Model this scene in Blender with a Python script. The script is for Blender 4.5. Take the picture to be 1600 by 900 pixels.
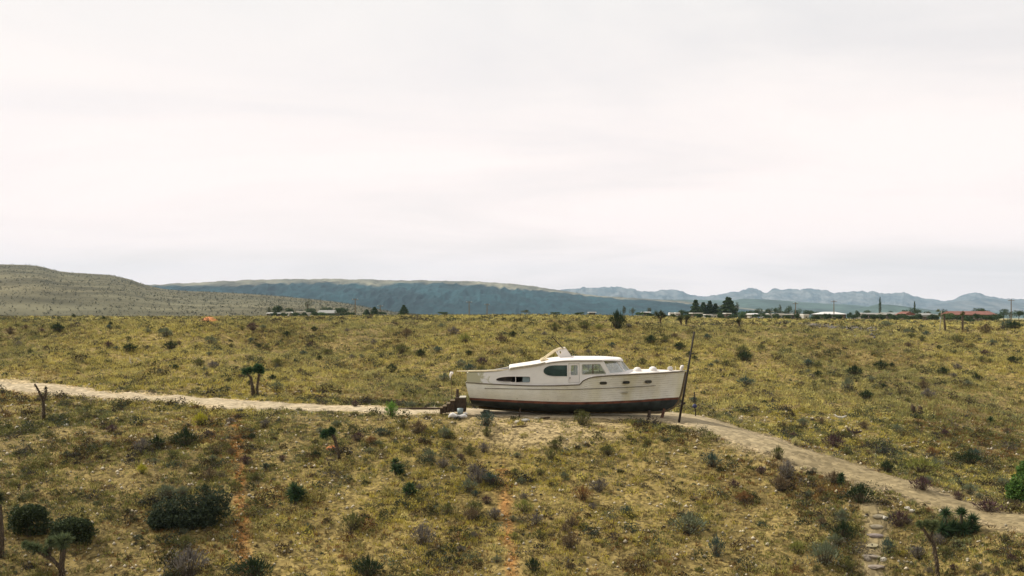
import bpy, math, random
import numpy as np
from mathutils import Vector, Matrix
from mathutils.geometry import delaunay_2d_cdt

S = bpy.context.scene
C = S.collection
for o in list(bpy.data.objects):
    bpy.data.objects.remove(o)

# ------------------------------------------------------------------ camera
F, CX, HY = 1600.0, 800.0, 484.0            # focal length in photo pixels, centre column, eye-level row
cam_d = bpy.data.cameras.new('camera'); cam = bpy.data.objects.new('camera', cam_d); C.objects.link(cam)
cam.location = (0, 0, 0); cam.rotation_euler = (math.radians(90), 0, 0)
cam_d.sensor_width = 36; cam_d.lens = 36; cam_d.shift_y = 34 / 1600
cam_d.clip_start = 0.5; cam_d.clip_end = 60000
S.camera = cam

# ------------------------------------------------------------------ light
SUN_EL, SUN_AZ = math.radians(44), math.radians(-68)     # azimuth from +Y, negative = to the left
sd = Vector((math.sin(SUN_AZ)*math.cos(SUN_EL), math.cos(SUN_AZ)*math.cos(SUN_EL), math.sin(SUN_EL)))
sun_d = bpy.data.lights.new('sun', 'SUN'); sun = bpy.data.objects.new('sun', sun_d); C.objects.link(sun)
sun_d.energy = 5.0; sun_d.angle = math.radians(1.2); sun_d.color = (1.0, 0.93, 0.80)
sun.rotation_euler = sd.to_track_quat('Z', 'Y').to_euler()

W = bpy.data.worlds.new('World'); S.world = W; W.use_nodes = True
nt = W.node_tree; nt.nodes.clear(); N = nt.nodes.new; L = nt.links.new
out = N('ShaderNodeOutputWorld'); bg = N('ShaderNodeBackground'); bg.inputs[1].default_value = 0.10
sky = N('ShaderNodeTexSky'); sky.sky_type = 'NISHITA'; sky.sun_disc = False
sky.sun_elevation = SUN_EL; sky.sun_rotation = SUN_AZ; sky.dust_density = 2.0
tc = N('ShaderNodeTexCoord'); sep = N('ShaderNodeSeparateXYZ'); L(tc.outputs['Generated'], sep.inputs[0])
ad = N('ShaderNodeMath'); ad.operation = 'ADD'; ad.inputs[1].default_value = 0.14; L(sep.outputs[2], ad.inputs[0])
ab = N('ShaderNodeMath'); ab.operation = 'MAXIMUM'; ab.inputs[1].default_value = 0.05; L(ad.outputs[0], ab.inputs[0])
dx = N('ShaderNodeMath'); dx.operation = 'DIVIDE'; L(sep.outputs[0], dx.inputs[0]); L(ab.outputs[0], dx.inputs[1])
dy = N('ShaderNodeMath'); dy.operation = 'DIVIDE'; L(sep.outputs[1], dy.inputs[0]); L(ab.outputs[0], dy.inputs[1])
cmb = N('ShaderNodeCombineXYZ'); L(dx.outputs[0], cmb.inputs[0]); L(dy.outputs[0], cmb.inputs[1])
mp = N('ShaderNodeMapping'); mp.inputs['Rotation'].default_value = (0, 0, math.radians(-14)); mp.inputs['Scale'].default_value = (0.7, 1.0, 1); L(cmb.outputs[0], mp.inputs[0])
nz = N('ShaderNodeTexNoise'); nz.inputs['Scale'].default_value = 0.8; nz.inputs['Detail'].default_value = 7; nz.inputs['Roughness'].default_value = 0.55; nz.inputs['Distortion'].default_value = 0.5
L(mp.outputs[0], nz.inputs[0])
rp = N('ShaderNodeValToRGB'); rp.color_ramp.elements[0].position = 0.34; rp.color_ramp.elements[0].color = (0.80, 0.80, 0.80, 1)
rp.color_ramp.elements[1].position = 0.56; rp.color_ramp.elements[1].color = (0.97, 0.97, 0.97, 1); L(nz.outputs[0], rp.inputs[0])
cl = N('ShaderNodeMix'); cl.data_type = 'RGBA'; cl.inputs[6].default_value = (13.2, 11.2, 10.6, 1); cl.inputs[7].default_value = (10.2, 9.75, 9.35, 1)
mr = N('ShaderNodeMapRange'); mr.inputs[1].default_value = 0.0; mr.inputs[2].default_value = 0.3; L(sep.outputs[2], mr.inputs[0]); L(mr.outputs[0], cl.inputs[0])
mx = N('ShaderNodeMix'); mx.data_type = 'RGBA'; L(rp.outputs[0], mx.inputs[0]); L(sky.outputs[0], mx.inputs[6]); L(cl.outputs[2], mx.inputs[7])
L(mx.outputs[2], bg.inputs[0]); L(bg.outputs[0], out.inputs[0])

S.view_settings.view_transform = 'Standard'; S.view_settings.look = 'None'
S.view_settings.exposure = 0.0; S.view_settings.gamma = 1.0; S.view_settings.use_curve_mapping = False
S.render.engine = 'CYCLES'

rng = np.random.default_rng(7); random.seed(7)

# ------------------------------------------------------------------ helpers
def tag(o, label=None, cat=None, group=None, kind=None):
    if label: o['label'] = label
    if cat: o['category'] = cat
    if group: o['group'] = group
    if kind: o['kind'] = kind
    return o

def empty(name, loc, label=None, cat=None, group=None, rz=0.0):
    o = bpy.data.objects.new(name, None); C.objects.link(o); o.location = loc; o.rotation_euler = (0, 0, rz)
    o.empty_display_size = 0.2
    return tag(o, label, cat, group)

def mesh_np(name, V, Fc, mat, col=None, smooth=False):
    """V (n,3); Fc (m,3) or (m,4) int or list of lists; col (n,3)"""
    V = np.asarray(V, dtype=np.float32)
    me = bpy.data.meshes.new(name)
    if isinstance(Fc, list):
        me.from_pydata([tuple(map(float, v)) for v in V], [], [list(map(int, f)) for f in Fc])
    else:
        Fc = np.asarray(Fc, dtype=np.int32); m, k = Fc.shape
        me.vertices.add(len(V)); me.vertices.foreach_set('co', V.ravel())
        me.loops.add(m*k); me.loops.foreach_set('vertex_index', Fc.ravel())
        me.polygons.add(m); me.polygons.foreach_set('loop_start', np.arange(0, m*k, k, dtype=np.int32))
        me.update(calc_edges=True); me.validate()
    if col is not None:
        a = me.color_attributes.new('Col', 'FLOAT_COLOR', 'POINT')
        cc = np.ones((len(V), 4), dtype=np.float32); cc[:, :3] = np.clip(col, 0, 1); a.data.foreach_set('color', cc.ravel())
    if smooth:
        me.polygons.foreach_set('use_smooth', [True]*len(me.polygons))
    if mat: me.materials.append(mat)
    return me

def obj(name, me, parent=None, loc=None):
    o = bpy.data.objects.new(name, me); C.objects.link(o)
    if parent: o.parent = parent
    if loc is not None: o.location = loc
    return o

class MB:
    def __init__(s): s.v = []; s.f = []
    def add(s, v, f):
        b = len(s.v); s.v += [tuple(map(float, p)) for p in v]; s.f += [[b+i for i in q] for q in f]; return s
    def box(s, c, d, rot=None):
        x, y, z = d[0]/2, d[1]/2, d[2]/2
        v = [Vector((a*x, b*y, e*z)) for e in (-1, 1) for b in (-1, 1) for a in (-1, 1)]
        if rot: v = [rot @ p for p in v]
        v = [p + Vector(c) for p in v]
        return s.add(v, [[0, 2, 3, 1], [4, 5, 7, 6], [0, 1, 5, 4], [2, 6, 7, 3], [0, 4, 6, 2], [1, 3, 7, 5]])
    def bar(s, a, b, w, h):
        a, b = Vector(a), Vector(b); d = b-a
        q = d.to_track_quat('X', 'Z').to_matrix()
        return s.box((a+b)/2, (d.length, w, h), q)
    def tube(s, pts, rad, n=8, cap=True, jit=0):
        pts = [Vector(p) for p in pts]
        if not hasattr(rad, '__len__'): rad = [rad]*len(pts)
        vs, fs = [], []
        for i, p in enumerate(pts):
            t = (pts[min(i+1, len(pts)-1)] - pts[max(i-1, 0)]).normalized()
            u = t.cross(Vector((0.12, 0.9, 0.1)) if abs(t.y) < 0.8 else Vector((1, 0, 0))).normalized(); w = t.cross(u)
            for k in range(n):
                a = 2*math.pi*k/n; r = rad[i]*(1+jit*(random.random()-.5))
                vs.append(p + u*math.cos(a)*r + w*math.sin(a)*r)
        for i in range(len(pts)-1):
            for k in range(n):
                fs.append([i*n+k, i*n+(k+1) % n, (i+1)*n+(k+1) % n, (i+1)*n+k])
        if cap: fs.append(list(range(n))[::-1]); fs.append([(len(pts)-1)*n+k for k in range(n)])
        return s.add(vs, fs)
    def build(s, name, mat, parent=None, smooth=False, bevel=0):
        me = bpy.data.meshes.new(name); me.from_pydata(s.v, [], s.f); me.validate()
        if bevel:
            import bmesh
            bm = bmesh.new(); bm.from_mesh(me)
            bmesh.ops.recalc_face_normals(bm, faces=bm.faces)
            bmesh.ops.bevel(bm, geom=[e for e in bm.edges if len(e.link_faces) == 2 and e.calc_face_angle(0) > .6], offset=bevel, segments=2, affect='EDGES')
            bm.to_mesh(me); bm.free()
        if smooth: me.polygons.foreach_set('use_smooth', [True]*len(me.polygons))
        me.materials.append(mat)
        return obj(name, me, parent)

def cs(x, xs, ys):
    """smooth monotone-ish cubic interpolation"""
    x = np.asarray(x, float); xs = np.asarray(xs, float); ys = np.asarray(ys, float)
    d = np.diff(ys)/np.diff(xs); m = np.zeros_like(ys); m[0], m[-1] = d[0], d[-1]
    for i in range(1, len(xs)-1):
        m[i] = 0 if d[i-1]*d[i] <= 0 else 2*d[i-1]*d[i]/(d[i-1]+d[i])
    k = np.clip(np.searchsorted(xs, x)-1, 0, len(xs)-2); h = xs[k+1]-xs[k]; t = np.clip((x-xs[k])/h, 0, 1)
    return (2*t**3-3*t**2+1)*ys[k] + (t**3-2*t**2+t)*h*m[k] + (-2*t**3+3*t**2)*ys[k+1] + (t**3-t**2)*h*m[k+1]

_perm = np.random.default_rng(3).random((256, 256))
def vnoise(x, y):
    xi = np.floor(x).astype(int); yi = np.floor(y).astype(int); fx = x-xi; fy = y-yi
    fx = fx*fx*(3-2*fx); fy = fy*fy*(3-2*fy)
    a = _perm[xi % 256, yi % 256]; b = _perm[(xi+1) % 256, yi % 256]; c = _perm[xi % 256, (yi+1) % 256]; d = _perm[(xi+1) % 256, (yi+1) % 256]
    return (a*(1-fx)+b*fx)*(1-fy)+(c*(1-fx)+d*fx)*fy
def fbm(x, y, o=4, g=0.5):
    s = 0; a = 1; t = 0
    for i in range(o):
        s = s+a*vnoise(x*2**i+17*i, y*2**i+31*i); t += a; a *= g
    return s/t

# ------------------------------------------------------------------ materials
def mat(name, rgb, rough=0.8, var=0.15, scale=6, bump=0.0, spec=0.3, metal=0.0, attr=False, trans=0.0):
    m = bpy.data.materials.new(name); m.use_nodes = True; t = m.node_tree; b = t.nodes['Principled BSDF']
    n = t.nodes.new; l = t.links.new
    b.inputs['Roughness'].default_value = rough; b.inputs['Metallic'].default_value = metal
    b.inputs['Specular IOR Level'].default_value = spec
    co = n('ShaderNodeTexCoord'); nz = n('ShaderNodeTexNoise'); nz.inputs['Scale'].default_value = scale; nz.inputs['Detail'].default_value = 6
    l(co.outputs['Object'], nz.inputs[0])
    mr = n('ShaderNodeMapRange'); mr.inputs[1].default_value = .3; mr.inputs[2].default_value = .7; mr.inputs[3].default_value = 1-var; mr.inputs[4].default_value = 1+var
    l(nz.outputs[0], mr.inputs[0])
    mul = n('ShaderNodeMix'); mul.data_type = 'RGBA'; mul.blend_type = 'MULTIPLY'; mul.inputs[0].default_value = 1
    if attr:
        at = n('ShaderNodeAttribute'); at.attribute_name = 'Col'; l(at.outputs[0], mul.inputs[6])
    else: mul.inputs[6].default_value = (*rgb, 1)
    l(mr.outputs[0], mul.inputs[7]); l(mul.outputs[2], b.inputs['Base Color'])
    if bump:
        bp = n('ShaderNodeBump'); bp.inputs['Strength'].default_value = bump; bp.inputs['Distance'].default_value = .03
        nb = n('ShaderNodeTexNoise'); nb.inputs['Scale'].default_value = scale*4; nb.inputs['Detail'].default_value = 5; l(co.outputs['Object'], nb.inputs[0])
        l(nb.outputs[0], bp.inputs['Height']); l(bp.outputs[0], b.inputs['Normal'])
    if trans:
        tr = n('ShaderNodeBsdfTranslucent'); l(mul.outputs[2], tr.inputs[0]); ms = n('ShaderNodeMixShader'); ms.inputs[0].default_value = trans
        l(b.outputs[0], ms.inputs[1]); l(tr.outputs[0], ms.inputs[2]); l(ms.outputs[0], t.nodes['Material Output'].inputs[0])
    return m

M = {}
M['plant'] = mat('dry_foliage', None, .75, .12, 3, attr=True, trans=.22, spec=.15)
M['soil'] = mat('soil', None, .95, .22, 2.2, bump=.7, attr=True, spec=.1)
def speckle(m, sc, lo, hi):
    t = m.node_tree; n = t.nodes.new; l = t.links.new; b = t.nodes['Principled BSDF']; src = b.inputs['Base Color'].links[0].from_socket
    co = n('ShaderNodeTexCoord'); v = n('ShaderNodeTexVoronoi'); v.inputs['Scale'].default_value = sc; l(co.outputs['Object'], v.inputs['Vector'])
    sp = n('ShaderNodeSeparateColor'); l(v.outputs['Color'], sp.inputs[0]); r = n('ShaderNodeMapRange'); r.inputs[3].default_value = lo; r.inputs[4].default_value = hi; l(sp.outputs[0], r.inputs[0])
    x = n('ShaderNodeMix'); x.data_type = 'RGBA'; x.blend_type = 'MULTIPLY'; x.inputs[0].default_value = 1; l(src, x.inputs[6]); l(r.outputs[0], x.inputs[7]); l(x.outputs[2], b.inputs['Base Color'])
speckle(M['soil'], 9, .4, 1.6)
M['rock'] = mat('pale_stone', None, .9, .2, 5, attr=True)
M['bark'] = mat('shaggy_bark', (.085, .062, .042), .95, .35, 18, bump=.8)
M['bark_pale'] = mat('bleached_bark', (.36, .33, .24), .95, .25, 18, bump=.6)
M['wood_dark'] = mat('weathered_dark_wood', (.055, .036, .022), .9, .35, 9, bump=.5)
M['wood_mid'] = mat('weathered_wood', (.13, .095, .05), .9, .35, 9, bump=.5)
M['wood_pale'] = mat('bleached_wood', (.5, .47, .4), .85, .2, 9, bump=.3)
M['rust'] = mat('rusty_steel', (.085, .038, .022), .85, .4, 12, bump=.3)
M['pole'] = mat('tarred_pole', (.028, .022, .018), .8, .3, 12)
M['cream'] = mat('cream_spar', (.66, .56, .36), .6, .15, 6)
M['white'] = mat('aged_white_paint', (.72, .68, .64), .55, .07, 3)
M['roofw'] = mat('chalky_roof_paint', (.70, .66, .63), .7, .10, 2.5)
M['trim'] = mat('worn_moulding', (.12, .095, .065), .8, .45, 14)
M['dark'] = mat('cabin_interior', (.05, .042, .035), .9, .3, 3)
M['bottom'] = mat('faded_dark_antifouling', (.030, .036, .034), .8, .5, 2.2, bump=.2)
M['boot'] = mat('rusty_red_boot_stripe', (.13, .048, .028), .85, .45, 3.5)
M['bucket'] = mat('galvanised_zinc', (.20, .25, .26), .5, .2, 8, metal=.2)
M['sack'] = mat('white_canvas', (.62, .60, .58), .9, .1, 8, bump=.4)
M['shingle'] = mat('grey_roofing', (.22, .22, .205), .85, .15, 1.5)
M['roof_white'] = mat('white_roofing', (.55, .54, .52), .6, .06, 1.5)
M['roof_red'] = mat('red_roof_tiles', (.17, .070, .050), .85, .35, 1.2)
M['stucco_brown'] = mat('brown_siding', (.05, .038, .032), .9, .3, 1.5)
M['stucco_tan'] = mat('tan_stucco', (.13, .10, .078), .9, .25, 1.5)
M['stucco_white'] = mat('white_siding', (.34, .33, .31), .8, .1, 1.5)
M['winglass'] = mat('dark_window_glass', (.03, .035, .04), .15, .1, 2, spec=.6)
M['blue'] = mat('faded_blue_plastic', (.03, .035, .10), .6, .2, 5)

def glass_mat(name, tint, refl, gc=(.9, .9, .9)):
    m = bpy.data.materials.new(name); m.use_nodes = True; t = m.node_tree; t.nodes.clear(); n = t.nodes.new; l = t.links.new
    o = n('ShaderNodeOutputMaterial'); a = n('ShaderNodeBsdfTransparent'); a.inputs[0].default_value = (*tint, 1)
    g = n('ShaderNodeBsdfGlossy'); g.inputs['Roughness'].default_value = .08; g.inputs[0].default_value = (*gc, 1); x = n('ShaderNodeMixShader')
    co = n('ShaderNodeTexCoord'); nz = n('ShaderNodeTexNoise'); nz.inputs['Scale'].default_value = 3; nz.inputs['Detail'].default_value = 4; l(co.outputs['Object'], nz.inputs[0])
    mr = n('ShaderNodeMapRange'); mr.inputs[1].default_value = .3; mr.inputs[2].default_value = .7; mr.inputs[3].default_value = refl*.6; mr.inputs[4].default_value = refl*1.4; l(nz.outputs[0], mr.inputs[0])
    l(mr.outputs[0], x.inputs[0]); l(a.outputs[0], x.inputs[1]); l(g.outputs[0], x.inputs[2]); l(x.outputs[0], o.inputs[0]); return m
M['glass'] = glass_mat('dusty_clear_glass', (.80, .86, .80), .10)
M['glass_green'] = glass_mat('green_reflection_glass', (.06, .15, .11), .10, (.35, .52, .44))  # gloss tinted green to imitate the land mirrored in the pane
M['glass_screen'] = glass_mat('dusty_windscreen_glass', (.62, .68, .64), .28)

def hull_mat(name, plank_h):
    m = mat(name, (.80, .79, .73), .65, .08, 2.0); t = m.node_tree; n = t.nodes.new; l = t.links.new; b = t.nodes['Principled BSDF']
    src = b.inputs['Base Color'].links[0].from_socket
    co = n('ShaderNodeTexCoord'); sp = n('ShaderNodeSeparateXYZ'); l(co.outputs['Object'], sp.inputs[0])
    # plank seams follow the plank attribute
    at = n('ShaderNodeAttribute'); at.attribute_name = 'plank'
    fr = n('ShaderNodeMath'); fr.operation = 'FRACT'; l(at.outputs['Fac'], fr.inputs[0])
    lt = n('ShaderNodeMath'); lt.operation = 'LESS_THAN'; lt.inputs[1].default_value = .16; l(fr.outputs[0], lt.inputs[0])
    ns = n('ShaderNodeTexNoise'); ns.inputs['Scale'].default_value = 3.3; ns.inputs['Detail'].default_value = 6
    mp = n('ShaderNodeMapping'); mp.inputs['Scale'].default_value = (1, 1, 6); l(co.outputs['Object'], mp.inputs[0]); l(mp.outputs[0], ns.inputs[0])
    r = n('ShaderNodeMapRange'); r.inputs[1].default_value = .42; r.inputs[2].default_value = .62; r.inputs[3].default_value = .15; r.inputs[4].default_value = .62; l(ns.outputs[0], r.inputs[0])
    k = n('ShaderNodeMath'); k.operation = 'MULTIPLY'; l(lt.outputs[0], k.inputs[0]); l(r.outputs[0], k.inputs[1])
    mx = n('ShaderNodeMix'); mx.data_type = 'RGBA'; l(k.outputs[0], mx.inputs[0]); l(src, mx.inputs[6]); mx.inputs[7].default_value = (.22, .18, .12, 1)
    # yellow-green streaks of age near the bow and thin flaking
    g = n('ShaderNodeTexNoise'); g.inputs['Scale'].default_value = .7; g.inputs['Detail'].default_value = 4
    mg = n('ShaderNodeMapping'); mg.inputs['Scale'].default_value = (1.6, 1, .25); l(co.outputs['Object'], mg.inputs[0]); l(mg.outputs[0], g.inputs[0])
    rg = n('ShaderNodeMapRange'); rg.inputs[1].default_value = .42; rg.inputs[2].default_value = .68; rg.inputs[3].default_value = 0; rg.inputs[4].default_value = .75; l(g.outputs[0], rg.inputs[0])
    rx = n('ShaderNodeMapRange'); rx.inputs[1].default_value = 3; rx.inputs[2].default_value = 8.5; rx.inputs[3].default_value = .25; rx.inputs[4].default_value = 1; l(sp.outputs[0], rx.inputs[0])
    kg = n('ShaderNodeMath'); kg.operation = 'MULTIPLY'; l(rg.outputs[0], kg.inputs[0]); l(rx.outputs[0], kg.inputs[1])
    m2 = n('ShaderNodeMix'); m2.data_type = 'RGBA'; l(kg.outputs[0], m2.inputs[0]); l(mx.outputs[2], m2.inputs[6]); m2.inputs[7].default_value = (.58, .54, .32, 1)
    fl = n('ShaderNodeTexNoise'); fl.inputs['Scale'].default_value = 9; fl.inputs['Detail'].default_value = 8; fl.inputs['Roughness'].default_value = .7; l(co.outputs['Object'], fl.inputs[0])
    rf = n('ShaderNodeMapRange'); rf.inputs[1].default_value = .63; rf.inputs[2].default_value = .69; rf.inputs[3].default_value = 0; rf.inputs[4].default_value = .8; l(fl.outputs[0], rf.inputs[0])
    m3 = n('ShaderNodeMix'); m3.data_type = 'RGBA'; l(rf.outputs[0], m3.inputs[0]); l(m2.outputs[2], m3.inputs[6]); m3.inputs[7].default_value = (.24, .20, .13, 1)
    l(m3.outputs[2], b.inputs['Base Color'])
    bp = n('ShaderNodeBump'); bp.inputs['Strength'].default_value = .5; bp.inputs['Distance'].default_value = .015; iv = n('ShaderNodeMath'); iv.operation = 'SUBTRACT'; iv.inputs[0].default_value = 1; l(lt.outputs[0], iv.inputs[1]); l(iv.outputs[0], bp.inputs['Height']); l(bp.outputs[0], b.inputs['Normal'])
    return m
M['hull'] = hull_mat('weathered_planked_paint', .12)

# cabin paint: white with flaking, bare yellow-green weathering at the stern end
def cabin_mat():
    m = mat('weathered_cabin_paint', (.73, .705, .66), .65, .05, 2.5); t = m.node_tree; n = t.nodes.new; l = t.links.new; b = t.nodes['Principled BSDF']
    src = b.inputs['Base Color'].links[0].from_socket
    co = n('ShaderNodeTexCoord'); sp = n('ShaderNodeSeparateXYZ'); l(co.outputs['Object'], sp.inputs[0])
    g = n('ShaderNodeTexNoise'); g.inputs['Scale'].default_value = 3.5; g.inputs['Detail'].default_value = 8; g.inputs['Roughness'].default_value = .65; l(co.outputs['Object'], g.inputs[0])
    rx = n('ShaderNodeMapRange'); rx.inputs[1].default_value = 0.2; rx.inputs[2].default_value = 1.5; rx.inputs[3].default_value = .72; rx.inputs[4].default_value = .30; l(sp.outputs[0], rx.inputs[0])
    a = n('ShaderNodeMath'); a.operation = 'ADD'; l(g.outputs[0], a.inputs[0]); l(rx.outputs[0], a.inputs[1])
    r = n('ShaderNodeMapRange'); r.inputs[1].default_value = .96; r.inputs[2].default_value = 1.06; r.inputs[3].default_value = 0; r.inputs[4].default_value = .85; l(a.outputs[0], r.inputs[0])
    m2 = n('ShaderNodeMix'); m2.data_type = 'RGBA'; l(r.outputs[0], m2.inputs[0]); l(src, m2.inputs[6]); m2.inputs[7].default_value = (.40, .38, .22, 1)
    fl = n('ShaderNodeTexNoise'); fl.inputs['Scale'].default_value = 8; fl.inputs['Detail'].default_value = 8; fl.inputs['Roughness'].default_value = .75; l(co.outputs['Object'], fl.inputs[0])
    rf = n('ShaderNodeMapRange'); rf.inputs[1].default_value = .65; rf.inputs[2].default_value = .70; rf.inputs[3].default_value = 0; rf.inputs[4].default_value = .85; l(fl.outputs[0], rf.inputs[0])
    m3 = n('ShaderNodeMix'); m3.data_type = 'RGBA'; l(rf.outputs[0], m3.inputs[0]); l(m2.outputs[2], m3.inputs[6]); m3.inputs[7].default_value = (.26, .22, .15, 1)
    l(m3.outputs[2], b.inputs['Base Color']); return m
M['cabin'] = cabin_mat()

# ------------------------------------------------------------------ terrain
COLS = [  # photo column : (distance, row) pairs of the land surface along that line of sight
 (-500, [(35,900),(40,790),(46,700),(54,640),(62,612),(65,600),(68,597),(76,560),(86,525),(97,502),(125,498),(300,495)]),
 (0,    [(35,900),(39,790),(44,700),(50,648),(56,613.5),(59,601.5),(62,598),(70,565),(80,527),(92,503),(120,500),(300,495.5)]),
 (200,  [(35,900),(39,795),(44,704),(49.5,652),(53,632),(56.5,616),(60,610),(68,575),(78,535),(90,504.5),(120,500.5),(300,495.5)]),
 (400,  [(35,900),(39,798),(44,706),(49,650),(51,643),(54,629),(57,622),(66,585),(76,547),(88,506.5),(120,500.5),(300,495.5)]),
 (700,  [(35,900),(39,800),(43,718),(46.3,655),(48,647.5),(52.5,637),(56,638),(60,628),(70,582),(80,543),(91,506),(120,498.5),(300,493)]),
 (880,  [(35,900),(39,800),(43,720),(46.2,657),(48,650),(52.5,640),(56,640),(60,630),(70,585),(80,546),(92,506),(120,498.5),(300,492.5)]),
 (1060, [(35,900),(39,802),(42.5,728),(45.2,672),(47,659),(53,643),(56,642),(60,634),(70,590),(80,550),(93,510),(120,502),(300,496.5)]),
 (1200, [(35,900),(38,820),(40.5,760),(42.5,716),(45,687),(48,683),(55,655),(66,602),(78,556),(94,513),(120,504),(300,499)]),
 (1400, [(34.5,900),(36.5,828),(38.2,784),(40.5,756),(43,741),(50,705),(60,648),(72,590),(88,532),(100,515),(120,508),(300,500)]),
 (1600, [(32,900),(34.5,838),(37,810),(40,797),(48,742),(55,696),(68,620),(82,558),(96,524),(108,516),(130,509),(300,501)]),
 (2100, [(28,930),(31,890),(33.5,862),(38,830),(48,760),(55,705),(68,630),(82,568),(96,530),(108,518),(130,508),(300,498)]),
]
UG = np.arange(-0.90, 0.9001, 0.004)
DG = np.concatenate([[3, 6, 10, 14, 18, 22], np.geomspace(25, 420, 330), np.geomspace(440, 15000, 40)])
_zc = []
for px, pr in COLS:
    d = [p[0] for p in pr]; z = [-(p[1]-HY)/F*p[0] for p in pr]
    s = (z[1]-z[0])/(d[1]-d[0]); s = max(s, .25)
    d = [0, 12, d[0]-8] + d + [600, 1500, 15000]; z = [z[0]-s*12-1, z[0]-s*12, z[0]-s*8] + z + [-6.5, -15, -110]
    _zc.append(np.interp(np.linspace(0, 1, 4001)*0 + np.concatenate([np.linspace(0, 320, 3201), np.geomspace(321, 15000, 800)]), d, z))
_DD = np.concatenate([np.linspace(0, 320, 3201), np.geomspace(321, 15000, 800)])
_zc = np.array(_zc)
ker = np.exp(-0.5*(np.arange(-24, 25)/9.0)**2); ker /= ker.sum()
for i in range(len(_zc)):
    a = _zc[i][:3201]; p = np.pad(a, 24, mode='edge'); b = np.convolve(p, ker, 'valid'); _zc[i][:3180] = b[:3180]
_uc = np.array([(p-CX)/F for p, _ in COLS])
_TG = np.zeros((len(UG), len(_DD)))
for j in range(len(_DD)):
    _TG[:, j] = cs(np.clip(UG, _uc[0], _uc[-1]), _uc, _zc[:, j])
def base_h(u, D):
    u = np.clip(np.asarray(u, float), UG[0], UG[-1]); D = np.clip(np.asarray(D, float), 0, 14900)
    fu = (u-UG[0])/0.004; iu = np.clip(fu.astype(int), 0, len(UG)-2); fu = fu-iu
    jd = np.where(D < 320, D*10, 3200+np.log(np.maximum(D, 321)/321)/np.log(15000/321)*799+1)
    jd = np.clip(jd, 0, len(_DD)-2.001); ij = jd.astype(int); fd = jd-ij
    return (_TG[iu, ij]*(1-fu)+_TG[iu+1, ij]*fu)*(1-fd)+(_TG[iu, ij+1]*(1-fu)+_TG[iu+1, ij+1]*fu)*fd
def terr(x, y):
    x = np.asarray(x, float); y = np.asarray(y, float)
    z = base_h(x/np.maximum(y, 3), y)
    mac = (fbm(x*.075+11, y*.05+3, 3)-.5)*(4.2*np.clip((y-57)/10, 0, 1)*np.clip((92-y)/12, .12, 1)+.5*np.clip((46-y)/5, 0, 1)); z = z+mac
    amp = np.where(np.hypot(x-3, (y-48)*1.6) < 9, .22, 1.0)
    return z + amp*((fbm(x*.30+5, y*.30, 3)-.5)*.35 + (fbm(x*1.3, y*1.3, 2)-.5)*.12)*np.clip(y/45, .5, 1.3)
def G(px, py, dmin=30):
    """where the line of sight through photo pixel (px,py) meets the land"""
    u = (px-CX)/F; D = np.arange(dmin, 400, .05); z = terr(u*D, D); ray = -(py-HY)/F*D
    k = np.where(z >= ray)[0]; k = k[0] if len(k) else len(D)-1
    return Vector((u*D[k], D[k], float(z[k])))
def at(px, D):
    x = (px-CX)/F*D; return Vector((x, D, float(terr(x, D))))

# zones of soil and plant colour (real differences of cover over the land)
STRAW = np.array([.46, .40, .135]); OLIVE = np.array([.19, .19, .052]); RUST = np.array([.21, .115, .04]); GREY = np.array([.17, .145, .10])
SAGE = np.array([.15, .165, .075]); BROWN = np.array([.13, .09, .04]); GOLD = np.array([.49, .41, .085])
def cover(x, y, r):
    """per-plant colour; r uniform random"""
    n1 = fbm(x*.07+3, y*.05, 3); n2 = fbm(x*.22+40, y*.22+9, 3)
    near = np.clip((52-y)/18, 0, 1)
    k = np.zeros((len(x), 3))
    w = [np.clip(.35+(n1-.5)*2.5+.9*np.clip((y-84)/8, 0, 1)*np.clip((200-y)/60, 0, 1), .05, 2), np.clip(.55-(n1-.5)*2+.1*near, .05, 2), np.clip((n2-.52)*3+.10*near+.04, 0.02, 2),
         .10+0*x, np.clip((.5-n2)*2.0+.18, 0.05, 2), .10+.25*near, np.clip((n1-.55)*5+(x > .25*y)*.35, 0, 2)]
    w = np.array(w); w /= w.sum(0); cw = np.cumsum(w, 0)
    pal = [STRAW, OLIVE, RUST, GREY, SAGE, BROWN, GOLD]
    idx = (r[None] > cw).sum(0).clip(0, 6)
    c = np.array(pal)[idx]; f = (np.clip((y-56)/8, 0, 1)*.42)[:, None]
    return c*(1-f)+np.array([.48, .425, .165])*f

# the road (upper and lower rows by photo column, laid on the land)
ROAD = [(-160,583,594),(-60,591.5,602.5),(0,596,607.5),(100,605,616),(200,613.7,625),(300,620.5,632.5),(400,628,640),(500,633,643.5),(600,637,645.5),(700,638.5,647),
        (800,640,652),(900,641,654),(1000,642,656),(1060,645.5,661),(1100,653,673),(1150,668,690),(1200,685,708),(1260,704,729),(1320,722,746),(1400,747,769),(1460,768,788),(1520,789,808),(1600,807,828),(1700,828,858)]
RU = [G(a, b) for a, b, c in ROAD]; RL = [G(a, c) for a, b, c in ROAD]
RC = np.array([((p+q)/2)[:2] for p, q in zip(RU, RL)]); RW = np.array([(p-q).length/2 for p, q in zip(RU, RL)])
def road_d(x, y):
    """signed distance outside the road edge (negative on it)"""
    best = np.full(len(x), 1e9)
    for i in range(len(RC)-1):
        a, b = RC[i], RC[i+1]; ab_ = b-a; t = np.clip(((x-a[0])*ab_[0]+(y-a[1])*ab_[1])/(ab_@ab_), 0, 1)
        d = np.hypot(x-a[0]-t*ab_[0], y-a[1]-t*ab_[1]) - np.minimum(RW[i]*(1-t)+RW[i+1]*t, 2.6)*.85
        best = np.minimum(best, d)
    return best
STREAK = [[(366,650),(370,690),(375,740),(377,800),(381,870),(384,930)], [(783,722),(787,770),(792,820),(796,860),(799,930)]]
SK = [[G(*p) for p in s] for s in STREAK]
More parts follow.
